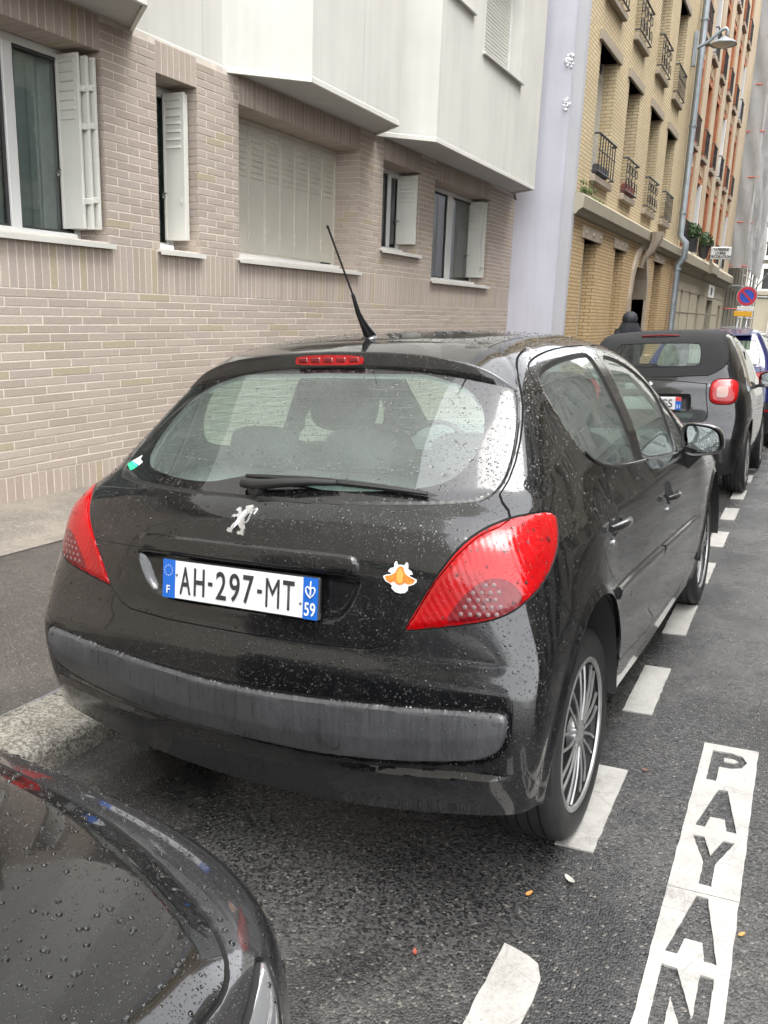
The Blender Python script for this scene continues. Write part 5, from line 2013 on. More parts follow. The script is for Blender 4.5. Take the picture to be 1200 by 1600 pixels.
def antenna():
    m = MB()
    m.lathe([(.0, .034), (.006, .034), (.010, .026), (.016, .014), (.027, .006), (.034, .0), (.034, -.012)][::-1], 20, 2, (0, .912, 1.470))
    m.tube([(0, .912, 1.480), (0, .88, 1.508), (0, .858, 1.528), (0, .836, 1.551), (0, .802, 1.610)], .007, 10, rs=[.022, .015, .011, .0085, .006])
    o = m.build('antenna', 'gloss_black', CAR, smooth=50)
    m = MB()
    path = [(0, .802 - (.144) * t, 1.610 + .196 * t) for t in np.linspace(0, 1, 60)]
    m.tube(path, .0032, 8, rs=[.0036 if i % 2 else .0029 for i in range(56)] + [.0034, .0045, .0045, .003])
    m.build('mast', 'rubber', o, smooth=True)
antenna()

def wiper():
    m = MB()
    def g(x, z, off):
        return (x, solve_y(F207, x, z) - off, z)
    m.lathe([(.0, .03), (.018, .028), (.022, .018), (.024, 0.)][::-1], 16, 1, (0, 0, 0))
    vs = m.v
    y0 = solve_y(F207, .0, 1.066)
    m.v = [(a + .0, y0 - b, c + 1.066) for a, b, c in vs]
    pts = [g(-.045, 1.080, .030), g(.0, 1.078, .034), g(.08, 1.087, .036), g(.16, 1.092, .034), g(.24, 1.092, .030)]
    m.tube(pts, .01, 8, rs=[.013, .016, .013, .011, .008])
    arm = m.build('rear_wiper', 'rubber', CAR, smooth=50)
    m = MB()
    pts = [g(x, 1.096 - .024 * ((x - .05) / .43) ** 2 * (1 if x > .05 else .3) , .018) for x in np.linspace(-.055, .485, 24)]
    m.tube(pts, .0075, 6, rs=[.006 + .004 * math.sin(math.pi * i / 23) for i in range(24)])
    m.build('wiper_blade', 'rubber', arm, smooth=50)
wiper()

def plate():
    tilt = .13
    M = Matrix.Translation((0, .138, .811)) @ Matrix.Rotation(-tilt, 4, 'X')
    def rot(p):
        return M @ Vector(p)
    m = MB().box(-.262, .262, -.004, .012, -.057, .057, rot=M, bev=.004)
    o = m.build('number_plate', 'rubber', CAR)
    m = MB().box(-.258, .258, -.0055, -.003, -.053, .053, rot=M)
    m.build('plate_field', 'plate_white', o)
    for x0, x1 in ((-.2595, -.2150), (.2150, .2595)):
        m = MB().box(x0, x1, -.0068, -.0050, -.0545, .0545, rot=M)
        m.build('plate_band', 'plate_blue', o)
    def put(txt, x, z, w, h, mat, nm='plate_letter', bold=0.0, dy=-.0075):
        me = text_mesh(txt, 1.0, 0.0, 1.0, bold)
        co = np.empty(len(me.vertices) * 3)
        me.vertices.foreach_get('co', co)
        co = co.reshape(-1, 3)
        s = co.max(0) - co.min(0)
        for v in me.vertices:
            p = M @ Vector((x + v.co.x * w / s[0], dy, z + v.co.y * h / s[1]))
            v.co = p
        me.update()
        return link(nm, me, mat, o)
    # AH-297-MT
    cur = -.198
    for ch, w in (('A', .042), ('H', .040), ('-', .020), ('2', .037), ('9', .037), ('7', .037), ('-', .020), ('M', .046), ('T', .038)):
        hgt = .078 if ch != '-' else .011
        put(ch, cur + w / 2, 0.0, w * (.96 if ch != '-' else .8), hgt, 'plate_black', 'plate_letter' if ch != '-' else 'plate_dash', 0 if ch in '-M' else .012)
        cur += w + .0088
    put('F', -.2375, -.030, .013, .023, 'white_print', dy=-.0085, bold=.01)
    put('59', .2375, -.028, .034, .036, 'white_print', dy=-.0085, bold=.015)
    st = MB()
    for i in range(12):
        a = i * math.pi / 6
        cx, cz = -.2375 + .0145 * math.cos(a), .024 + .0145 * math.sin(a)
        ring = []
        for k in range(10):
            r_ = .0024 if k % 2 == 0 else .001
            ring.append(M @ Vector((cx + r_ * math.sin(k * math.pi / 5), -.0085, cz + r_ * math.cos(k * math.pi / 5))))
        st.add(ring, [tuple(range(9, -1, -1))])
    st.build('plate_stars', 'white_print', o)
    # heart-shaped regional emblem
    hm = MB()
    path = [(0, -.019), (-.010, -.010), (-.0145, .000), (-.0125, .008), (-.006, .009), (0, .002), (.006, .009), (.0125, .008), (.0145, .000), (.010, -.010), (0, -.019)]
    hm.tube([M @ Vector((.2375 + a, -.0085, .021 + b)) for a, b in smoothpoly(path, 1, False)], .0017, 6)
    hm.tube([M @ Vector((.2375 + a, -.0085, .021 + b)) for a, b in [(.0, -.012), (.001, .0), (.0, .014), (.001, .024)]], .002, 6)
    hm.build('plate_emblem', 'white_print', o)
    for x, z in ((-.2085, .013), (.2075, -.016)):
        sc = MB().lathe([(.0, .0095), (.003, .0085), (.0038, .005)][::-1], 10, 1)
        sc.v = [tuple(M @ Vector((a + x, -b, c + z))) for a, b, c in sc.v]
        sc.build('plate_rivet', 'trim_grey', o)
plate()

def on_rear(pts, off, F=F207):
    return [(x, solve_y(F, x, z) - off, z) for x, z in pts]

def badge():
    # rampant lion emblem: body, limbs and tail as one raised silhouette (photo box 60x60 px -> metres)
    def P(u, v):
        return ((u - 610) / 1200 * .118, (660 - v) / 1200 * .122 + .992)
    body = [(600, 320), (700, 300), (780, 280), (850, 310), (872, 370), (860, 430), (820, 470), (760, 520), (710, 600), (730, 690), (750, 770), (795, 850), (775, 930),
            (765, 1030), (700, 1000), (610, 1015), (560, 970), (590, 920), (670, 925), (690, 865), (620, 815), (555, 755), (500, 810), (430, 870), (390, 930), (380, 985), (330, 970), (250, 975),
            (210, 920), (250, 860), (320, 880), (350, 810), (400, 740), (500, 640), (490, 590), (430, 565), (370, 605), (340, 575), (285, 605), (290, 555), (330, 520), (450, 520), (450, 460), (400, 440), (335, 430), (380, 370), (430, 350), (490, 380), (540, 460), (590, 450), (600, 410), (680, 370), (630, 370)]
    pts = [P(*p) for p in body]
    m = MB()
    n = len(pts)
    a = on_rear(pts, .004)
    b = on_rear(pts, -.003)
    m.add(a + b, [tuple(range(n - 1, -1, -1))] + [(i, n + i, n + (i + 1) % n, (i + 1) % n) for i in range(n)])
    o = m.build('badge', 'badge_silver', CAR)
    m = MB()
    tail = [(735, 705), (800, 705), (850, 640), (860, 520), (865, 440), (910, 390), (990, 355), (1010, 390), (960, 490)]
    m.tube(on_rear([P(*p) for p in smoothpoly(tail, 1, False)], .001), .0026, 6)
    m.build('badge_tail', 'badge_silver', o, smooth=True)
badge()

def flat_on_rear(name, poly, off, mat, parent):
    m = MB()
    # fan from the middle so that the sheet follows the curved panel
    cx = sum(p[0] for p in poly) / len(poly)
    cz = sum(p[1] for p in poly) / len(poly)
    n = len(poly)
    a = on_rear(poly + [(cx, cz)], off)
    m.add(a, [(n, (i + 1) % n, i) for i in range(n)])
    return m.build(name, mat, parent)
def stickers():
    # orange sticker with two white horns on the tailgate
    def P(u, v):
        return (.478 + (u - 612) / 1200 * .119, .886 + (545 - v) / 1029 * .100)
    edge = [(480, 140), (515, 160), (515, 230), (610, 222), (735, 230), (740, 165), (770, 155), (805, 185), (815, 320), (900, 360), (945, 440), (880, 430), (860, 485), (1050, 560), (1055, 620), (980, 690), (840, 745), (830, 850), (760, 920), (630, 945), (500, 920), (395, 830), (410, 760), (350, 720), (240, 670), (170, 580), (170, 530), (240, 500), (375, 470), (340, 400), (290, 420), (300, 380), (360, 320), (440, 300), (445, 190)]
    o = flat_on_rear('sticker', [P(*p) for p in edge], .0012, 'white_print', CAR)
    flat_on_rear('sticker_print', [P(*p) for p in [(210, 540), (380, 495), (480, 430), (540, 290), (612, 250), (690, 290), (745, 430), (850, 500), (1020, 575), (960, 660), (850, 700), (740, 660), (690, 710), (612, 730), (530, 710), (470, 650), (370, 700), (260, 640)]], .0020, 'orange_print', o)
    flat_on_rear('sticker_print', [P(*p) for p in [(530, 420), (612, 300), (700, 420), (690, 640), (612, 700), (535, 640)]], .0027, 'yellow_print', o)
    # insurance-style sticker in the lower left corner of the rear window
    def Q(u, v):
        # measured on the window: u right, v down in zoom pixels
        ox, oz = -.598, 1.092
        return (ox + (u - 115) / 120 * .085, oz + (690 - v) / 110 * .040)
    flat_on_rear('window_sticker', [Q(75, 690), (Q(110, 655)), Q(130, 632), Q(140, 665), Q(175, 680), Q(160, 712)], .0012, 'white_print', CAR)
    flat_on_rear('window_sticker', [Q(55, 715), Q(75, 690), Q(160, 712), Q(145, 735), Q(125, 752)], .0012, 'green_print', CAR)
    flat_on_rear('window_sticker_print', [Q(78, 694), Q(84, 686), Q(162, 704), Q(157, 713)], .0018, 'blue_print', CAR)
stickers()

def lamp_dots():
    # clear round cells of the reversing lens, right and left
    sd = sdpoly
    rings = []
    if True:
        for i in range(9):
            for j in range(8):
                u = .505 + i * .0178 + (.0089 if j % 2 else 0)
                z = .775 + j * .0168 + .11 * (u - .53) * .6
                q = sdpoly(np.array([[u, z]]), G_DOT)[0]
                if q > -.004:
                    continue
                # walk along the u = const sheet to the surface
                lo, hi = -.2, .9
                for _ in range(18):
                    t = (lo + hi) / 2
                    x = (u / S2 + t) / 2
                    y = (u / S2 - t) / 2
                    if F207(np.array([x, y, z])) < 0:
                        lo = t
                    else:
                        hi = t
                x, y = (u / S2 + lo) / 2, (u / S2 - lo) / 2
                nrm = grad_of(F207, np.array([x, y, z]))
                nrm = Vector(nrm)
                c = Vector((x, y, z)) + nrm * .0042
                a = nrm.cross(Vector((0, 0, 1))).normalized()
                b = nrm.cross(a)
                ring = [c + a * (math.cos(k * math.pi / 5) * .0056) + b * (math.sin(k * math.pi / 5) * .0056) for k in range(10)]
                ring.append(c + nrm * .0022)
                rings.append(ring)
    for s in (1, -1):
        m = MB()
        for ring in rings:
            m.add([(p.x * s, p.y, p.z) for p in ring], [((k + 1) % 10, k, 10) if s == 1 else (k, (k + 1) % 10, 10) for k in range(10)])
        m.build('reverse_cells', 'lamp_clear', PARTS[('tail_light', s)], smooth=True, kind='stuff')
lamp_dots()

def lamp_ring():
    # round bulb reflectors seen in the upper part of each tail light
    for s in (1, -1):
        par = PARTS[('tail_light', s)]
        m = MB()
        z, y = .965, .372
        x = solve_x(F207, y, z)
        nrm = Vector(grad_of(F207, np.array([x, y, z])))
        c = Vector((x, y, z)) + nrm * .0045
        a = nrm.cross(Vector((0, 0, 1))).normalized()
        b = nrm.cross(a)
        ring = [c + a * (math.cos(k * math.pi / 8) * .009) + b * (math.sin(k * math.pi / 8) * .009) for k in range(16)] + [c + nrm * .002]
        ring = [(p.x * s, p.y, p.z) for p in ring]
        m.add(ring, [((k + 1) % 16, k, 16) if s == 1 else (k, (k + 1) % 16, 16) for k in range(16)])
        m.build('bulb_cap', 'lamp_dark_red', par, smooth=True)
lamp_ring()

def make_wheel(x, y, z, side, name='wheel', parent=None, Rt=.312, rim=.222, width=.195, spokes=9, style='double', mats=('tyre', 'silver', 'liner')):
    """tyre, hubcap and rim; side +1: outer face towards +x"""
    M = Matrix.Translation((x, y, z)) @ (Matrix.Identity(4) if side > 0 else Matrix.Rotation(math.pi, 4, 'Z'))
    h = width / 2
    prof = [(rim - .02, h - .030), (rim, h - .010), (rim + .006, h - .004), (rim + .022, h + .001), (Rt - .040, h + .002), (Rt - .022, h - .003), (Rt - .010, h - .012), (Rt - .003, h - .022)]
    for gx in (.052, .018, -.018, -.052):
        k = h / .0975
        prof += [(Rt - .0005, gx * k + .008), (Rt - .0005, gx * k + .004), (Rt - .008, gx * k + .003), (Rt - .008, gx * k - .003), (Rt - .0005, gx * k - .004), (Rt - .0005, gx * k - .008)]
    prof += [(Rt - .003, -h + .022), (Rt - .015, -h + .010), (Rt - .040, -h), (rim, -h + .01), (rim - .02, -h + .03)]
    m = MB().lathe(prof, 72, 0)
    m.v = [tuple(M @ Vector(p)) for p in m.v]
    m.f = [f[::-1] for f in m.f]
    w = m.build(name, mats[0], parent, smooth=35)
    # hubcap
    m = MB()
    m.lathe([(rim - .013, h - .010), (rim - .010, h - .004), (rim - .002, h - .001), (rim + .004, h - .004), (rim + .004, h - .02)], 72, 0)
    m.f = [f[::-1] for f in m.f]
    m.lathe([(0, h - .004), (.020, h - .004), (.026, h - .008), (.032, h - .010), (.046, h - .014), (.050, h - .022), (.050, h - .04)], 32, 0)
    for i in range(spokes):
        a0 = 2 * math.pi * i / spokes + .1
        for sgn in ((-1, 1) if style == 'double' else (0,)):
            da_in, da_out = .22 * sgn, .115 * sgn
            pr, pi_ = rim - .012, .040
            pts = []
            for t in np.linspace(0, 1, 7):
                rr = pi_ + (pr - pi_) * t
                an = a0 + da_in + (da_out - da_in) * t ** .7
                pts.append((h - .014 + .006 * math.sin(t * math.pi) - .004 * t, rr * math.cos(an), rr * math.sin(an)))
            m.tube(pts, .0045, 6, rs=[.0055, .005, .0045, .0042, .0042, .0048, .006] if style == 'double' else [.014, .012, .011, .010, .011, .013, .017])
    m.v = [tuple(M @ Vector(p)) for p in m.v]
    m.build('hubcap', mats[1], w, smooth=40)
    m = MB()
    m.lathe([(0, h - .052), (rim * .55, h - .055), (rim - .03, h - .048), (rim - .008, h - .020)], 48, 0)
    m.v = [tuple(M @ Vector(p)) for p in m.v]
    m.build('wheel_dish', mats[2], w, smooth=40)
    return w
for (yy, nm) in ((.694, 'wheel'), (3.225, 'wheel')):
    for s in (1, -1):
        make_wheel(s * .713, yy, .3135, s, nm, CAR)

def arches():
    for (cy, cz, a_, b_) in ((.612, .385, .352, .367), (3.215, .375, .357, .362)):
        for s in (1, -1):
            m = MB()
            seg = 40
            P = []
            for x in (.842, .80, .70, .48):
                row = []
                for k in range(seg + 1):
                    an = math.pi * (-.04 + 1.08 * k / seg)
                    row.append((s * x, cy + a_ * math.cos(an) * (1 if x > .79 else .985), cz + b_ * math.sin(an) * (1 if x > .79 else .985)))
                P.append(row)
            m.grid(P)
            m.build('wheel_arch_liner', 'liner', CAR, smooth=True)
            m = MB().box(min(s * .47, s * .48), max(s * .47, s * .48), cy - .30, cy + .30, .24, cz + .34)
            m.build('inner_wing', 'liner', CAR)
    m = MB().box(-.58, .58, .45, 3.9, .225, .25)
    m.build('floor_pan', 'liner', CAR)
    m = MB().tube([(-.42, .16, .26), (-.42, .45, .27)], .03, 14).tube([(-.3, .40, .27), (-.5, .46, .27)], .05, 12)
    m.build('exhaust', 'liner', CAR, smooth=True)
arches()

def handles():
    for s in (1, -1):
        for key, y0, y1, z, dz in (('rear_door', .815, 1.055, .902, -.012), ('front_door', 1.735, 1.965, .838, -.012)):
            par = PARTS[(key, s)]
            xm = solve_x(F207, (y0 + y1) / 2, z) - .004
            m = MB()
            pts, rs = [], []
            for t in np.linspace(0, 1, 14):
                y = y0 + (y1 - y0) * t
                pts.append((s * (xm + .010 + .024 * math.sin(math.pi * (.06 + .88 * t)) ** .6), y, z + dz * (t - .5)))
                rs.append(.0145 * (.72 + .28 * math.sin(math.pi * t)))
            m.tube(pts, .014, 10, rs=rs)
            m.build('door_handle', 'black_paint_clean', par, smooth=60)
            m = MB()
            cup = smoothpoly([(y0 + .035, z + .055), (y0 + .10, z + .065), (y0 + .17, z + .045), (y0 + .18, z - .01), (y0 + .13, z - .035), (y0 + .05, z - .03)], 2)
            n = len(cup)
            a = [(s * (solve_x(F207, y, zz) + .0008), y, zz) for y, zz in cup]
            c = (s * (solve_x(F207, y0 + .11, z) + .0008), y0 + .11, z)
            m.add(a + [c], [((i + 1) % n, i, n) if s == -1 else (i, (i + 1) % n, n) for i in range(n)])
            m.build('handle_cup', 'gap_black', par)
            m = MB()
            ly, lz = y0 + .05, z - .043
            m.lathe([(0, .008), (.010, .007), (.013, .0)][::-1], 16, 0)
            xk = solve_x(F207, ly, lz)
            m.v = [(s * (xk + p[0]), ly + p[1], lz + p[2]) for p in m.v]
            if s == -1:
                m.f = [f[::-1] for f in m.f]
            m.build('lock_barrel', 'silver', par, smooth=True)
        # rubbing strips, split at the door gap
        zrub = lambda y: .706 - .052 * (y - .905)
        for key, y0, y1 in (('rear_door', .905, 1.668), ('front_door', 1.70, 2.58)):
            m = MB()
            rows = []
            for y in np.linspace(y0, y1, 16):
                z = zrub(y)
                sec = []
                for dz_, dx in ((.004, -.002), (.003, .010), (-.004, .0135), (-.018, .0125), (-.033, .008), (-.036, -.002)):
                    sec.append((s * (solve_x(F207, y, z + dz_) + dx), y, z + dz_))
                rows.append(sec)
            m.grid(rows)
            k = len(m.v)
            m.f += [tuple(range(6)), tuple(range(k - 1, k - 7, -1))]
            if s == 1:
                m.f = [f[::-1] for f in m.f]
            o = m.build('rubbing_strip', 'black_paint_clean', PARTS[(key, s)], smooth=35)
            m = MB().tube([(s * (solve_x(F207, y, zrub(y)) + .0105), y, zrub(y) + .0005) for y in np.linspace(y0, y1, 14)], .0028, 6)
            m.build('bright_line', 'chrome', o, smooth=True)
    # belt-line seals under the windows
        for key, pl in (('rear_door', [(.885, 1.122), (.915, 1.101), (.964, 1.081), (1.079, 1.057), (1.256, 1.036), (1.45, 1.022), (1.575, 1.014)]),
                        ('front_door', [(1.60, 1.012), (1.80, .996), (2.07, .974), (2.30, .964), (2.45, .968)])):
            m = MB()
            m.tube([(s * (solve_x(F207, y, z) + .002), y, z) for y, z in smoothpoly(pl, 2, False)], .0048, 8)
            m.build('belt_seal', 'gloss_black', PARTS[(key, s)], smooth=True)
handles()

def mirror(s):
    c = Vector((.885, 2.315, 1.012))
    m = MB()
    # housing: superellipse sections from the mirror face forwards
    rows = []
    for t, sc, dy in ((0, .97, 0), (.0, 1.0, .004), (.15, 1.03, .02), (.4, 1.0, .05), (.7, .82, .082), (.92, .5, .102), (1., .06, .108)):
        row = []
        for k in range(28):
            an = 2 * math.pi * k / 28
            ca, sa = math.cos(an), math.sin(an)
            w_ = .086 * abs(ca) ** .62 * (1 if ca > 0 else -1)
            h_ = .070 * abs(sa) ** .62 * (1 if sa > 0 else -1)
            w_ -= .018 * (h_ / .07) * 0.5
            h_ *= 1 - .16 * (w_ / .086)
            row.append((s * (c.x + w_ * sc + .012 * t), c.y + dy, c.z + h_ * sc + .0 * t))
        row.append(row[0])
        rows.append(row)
    m.grid(rows)
    if s == 1:
        m.f = [f[::-1] for f in m.f]
    o = m.build('door_mirror', 'black_paint_clean', CAR, smooth=50)
    m = MB()
    ring, ring2, ring3 = [], [], []
    for k in range(28):
        an = 2 * math.pi * k / 28
        ca, sa = math.cos(an), math.sin(an)
        w_ = .086 * abs(ca) ** .62 * (1 if ca > 0 else -1)
        h_ = .070 * abs(sa) ** .62 * (1 if sa > 0 else -1)
        w_ -= .018 * (h_ / .07) * 0.5
        h_ *= 1 - .16 * (w_ / .086)
        ring.append((s * (c.x + w_ * .97), c.y, c.z + h_ * .97))
        ring2.append((s * (c.x + w_ * .86), c.y + .008, c.z + h_ * .84))
        ring3.append((s * (c.x + w_ * .855), c.y + .013 - .014 * w_ / .08 - .006 * h_ / .07, c.z + h_ * .835))
    m.add(ring + ring2, [(i, (i + 1) % 28, 28 + (i + 1) % 28, 28 + i) if s == 1 else (28 + i, 28 + (i + 1) % 28, (i + 1) % 28, i) for i in range(28)])
    m.build('mirror_rim', 'rubber', o, smooth=30)
    m = MB().add(ring3, [tuple(range(28)) if s == -1 else tuple(range(27, -1, -1))])
    m.f = [f[::-1] for f in m.f]
    m.build('mirror_glass', 'mirror_face', o)
    m = MB()
    zb = .90
    xb = solve_x(F207, 2.36, zb)
    a = [(s * (xb - .01), 2.30, .985), (s * (xb - .01), 2.36, .86), (s * (xb - .01), 2.45, .975)]
    b = [(s * (c.x + .02), 2.335, .955), (s * (c.x + .005), 2.36, .945), (s * (c.x + .02), 2.40, .955)]
    m.add(a + b, [(0, 1, 4, 3), (1, 2, 5, 4), (2, 0, 3, 5), (3, 4, 5), (2, 1, 0)])
    m.build('mirror_foot', 'rubber', o)
k_ = NT('mirror_face')
k_.set(Base_Color=(.62, .68, .67), Metallic=1., Roughness=.04, Normal=k_.bump(k_.drops(k_.coord('Object'), 150., .12, .36, .7), .8, .002))
mirror(1)
mirror(-1)

def heater():
    m = MB()
    for i in range(10):
        z = 1.125 + i * .0245
        xm = .50 - .10 * max(0, (z - 1.25) / .12)
        xs_ = np.linspace(-xm, xm, 15)
        a = [(x, solve_y(F207, abs(float(x)), z) + .0015, z) for x in xs_]
        m.grid([[(p[0], p[1], p[2] - .0007), (p[0], p[1] + .0008, p[2] + .0007)] for p in a])
    m.build('heater_lines', 'heater_brown', PARTS['tailgate'], kind='stuff')
simple('heater_brown', (.02, .014, .010), .6)
heater()

def tow_cover():
    m = MB()
    x, z = .311, .447
    pts = [(x + .021 * math.cos(a), z + .021 * math.sin(a)) for a in np.linspace(0, 2 * math.pi, 28, endpoint=False)]
    path = on_rear(pts, .0135)
    m.tube(path + [path[0], path[1]], .0014, 5, caps=False)
    m.build('tow_cover_rim', 'gap_black', CAR)
tow_cover()

def cabin():
    rot = lambda ang, c: Matrix.Translation(c) @ Matrix.Rotation(ang, 4, 'X')
    def cushion(w, d, h, M, mat, par, nm, p=3.2):
        m = MB()
        rows = []
        for i in range(15):
            ph = math.pi * (i / 14 - .5)
            row = []
            for k in range(29):
                th = 2 * math.pi * k / 28
                f = lambda c_: abs(c_) ** (2 / p) * (1 if c_ > 0 else -1)
                q = Vector((w / 2 * f(math.cos(ph)) * f(math.cos(th)), d / 2 * f(math.cos(ph)) * f(math.sin(th)), h / 2 * f(math.sin(ph))))
                row.append(M @ q)
            rows.append(row)
        m.grid([[tuple(p_) for p_ in r_] for r_ in rows])
        return m.build(nm, mat, par, smooth=60)
    for s in (1, -1):
        b = cushion(.50, .13, .64, rot(-.30, (s * .44, 1.62, .80)), 'seat_cloth', CAR, 'front_seat')
        cushion(.32, .11, .25, rot(-.22, (s * .455, 1.50, 1.215)), 'seat_cloth', b, 'headrest')
        cushion(.48, .50, .16, rot(.06, (s * .43, 1.90, .50)), 'seat_cloth', b, 'seat_cushion')
    b = cushion(1.22, .13, .55, rot(-.36, (0, .94, .80)), 'seat_cloth', CAR, 'rear_bench', 5)
    for x in (-.40, 0, .40):
        cushion(.27, .09, .14, rot(-.25, (x, .83, 1.105)), 'seat_cloth', b, 'headrest')
    cushion(1.22, .45, .16, rot(.04, (0, 1.17, .50)), 'seat_cloth', b, 'seat_cushion', 5)
    m = MB()
    m.add([(-.66, .36, 1.00), (.66, .36, 1.00), (.66, .86, 1.02), (-.66, .86, 1.02)], [(0, 1, 2, 3)])
    m.build('parcel_shelf', 'trim_grey', CAR)
    m = MB()
    m.prism([(2.35, .80), (2.30, .92), (2.38, .97), (2.98, .99), (2.98, .6), (2.4, .6)], -.70, .70, axis=0)
    m.build('dashboard', 'trim_grey', CAR)
    m = MB()
    ring = [(-.36 + .18 * math.cos(a), 2.20 + .18 * math.sin(a) * .35, .90 + .18 * math.sin(a) * .93) for a in np.linspace(0, 2 * math.pi, 30)]
    m.tube(ring, .014, 8, caps=False)
    m.build('steering_wheel', 'rubber', CAR, smooth=True)
    m = MB().box(-.11, .11, 2.13, 2.15, 1.30, 1.36, bev=.006)
    m.build('inner_mirror', 'rubber', CAR)
cabin()

# ------------------------------------------------------------------ rain drops standing on the body
def water(name):
    k = NT(name)
    k.set(Base_Color=(1, 1, 1), Roughness=.0, Transmission_Weight=1.0, IOR=1.33)
water('rain_water')
def rain_drops(parent, V, T, count, weight, rmin, rmax, seed, name='rain_drops', lift=.0003):
    """small water caps scattered over a shell, longer where the surface is steep"""
    g = np.random.default_rng(seed)
    A, B, C = V[T[:, 0]], V[T[:, 1]], V[T[:, 2]]
    nr = np.cross(B - A, C - A)
    ar = np.linalg.norm(nr, axis=1)
    nr = nr / (ar[:, None] + 1e-12)
    w = ar * weight((A + B + C) / 3, nr)
    w = np.where(ar > 1e-9, w, 0)
    idx = g.choice(len(T), count, p=w / w.sum())
    u, v = g.random(count), g.random(count)
    fl = u + v > 1
    u[fl], v[fl] = 1 - u[fl], 1 - v[fl]
    P = A[idx] + (B - A)[idx] * u[:, None] + (C - A)[idx] * v[:, None]
    n = nr[idx]
    r_ = rmin + (rmax - rmin) * g.random(count) ** 2.6
    down = np.array([0, 0, -1.]) - n * (-n[:, 2])[:, None]
    dl = np.linalg.norm(down, axis=1)
    side = np.cross(n, np.where(dl[:, None] > .05, down, np.array([1., 0, 0])))
    side /= np.linalg.norm(side, axis=1)[:, None] + 1e-9
    dn = np.cross(side, n)
    steep = np.clip(1 - n[:, 2], 0, 1)
    el = 1 + .5 * steep * g.random(count)
    K = 8
    an = np.arange(K) * 2 * np.pi / K
    ca, sa = np.cos(an), np.sin(an)
    wob = 1 + .16 * (g.random((count, K)) - .5)
    rings = []
    for rr, hh in ((1.0, 0.), (.78, .34), (.40, .50)):
        q = P[:, None] + side[:, None] * (ca * rr * wob * r_[:, None])[..., None] + dn[:, None] * (sa * rr * wob * (r_ * el)[:, None])[..., None] + n[:, None] * (hh * r_ + lift - .0004 * (rr == 1.0))[:, None, None]
        rings.append(q)
    top = P + n * (.55 * r_ + lift)[:, None]
    VV = np.concatenate([np.stack(rings, 1).reshape(count, 3 * K, 3), top[:, None]], 1).reshape(-1, 3)
    t = []
    for q in range(2):
        for k in range(K):
            j = (k + 1) % K
            t += [(q * K + k, q * K + j, q * K + K + j), (q * K + k, q * K + K + j, q * K + K + k)]
    t += [(2 * K + k, 2 * K + (k + 1) % K, 3 * K) for k in range(K)]
    t = np.array(t)[:, ::-1]
    TT = (t[None] + (np.arange(count) * (3 * K + 1))[:, None, None]).reshape(-1, 3)
    return tri_object(name, VV, TT, None, 'rain_water', parent, kind='stuff')
_V, _T, _lab = CARGEO
_keep = ~np.isin(_lab, ['panel_gap', 'window_seal', 'rear_window_seal', 'valance', 'bonnet', 'windscreen', 'front_door_window'])
def _w(c, n):
    up = np.clip(n[:, 2] + .35, .05, 1.2)
    nearw = np.clip(1.6 - .45 * c[:, 1], .25, 1.6)
    return up * nearw * (c[:, 2] > .55) * np.where((n[:, 1] < -.2) | (n[:, 0] > .2) | (n[:, 2] > .5), 1., .15)
rain_drops(CAR, _V, _T[_keep], 4200, _w, .0011, .0040, 3)
rain_drops(CAR, _V * np.array([-1., 1., 1.]), _T[_keep][:, ::-1], 2300, lambda c, n: _w(c * np.array([-1., 1., 1.]), n * np.array([-1., 1., 1.])) * (n[:, 1] < .1), .0011, .0038, 4)
# ------------------------------------------------------------------ the other parked cars
paint('dark_grey_paint', (.0045, .0045, .0055), dropscale=(60., 130.), strength=.7)
paint('near_paint_sky_sheen', (.045, .045, .047), flake=.5, dropscale=(120., 260.), strength=.7)  # black car: sky reflection on its body painted in as a greyer, metallic base
paint('blue_paint', (.010, .014, .085), dropscale=(60., 130.), strength=.5)
paint('bonnet_paint', (.004, .004, .0042), dropscale=(120., 260.), strength=.8)
simple('soft_top', (.010, .010, .011), .85, bump=.25, bscale=200)
simple('black_trim', (.012, .012, .013), .5)
simple('headlamp_glass', (.35, .36, .37), .06, .6, coat=1.)
simple('rear_screen', (.30, .34, .32), .05, .0, spec=1.0)
simple('lens_pink', (.34, .20, .17), .25, coat=.6)
simple('plate_red', (.55, .05, .05), .4)

def place(x, y, rel=None):
    return Matrix.Translation((x, y, float(road_z(x, y)))) @ CAR_M

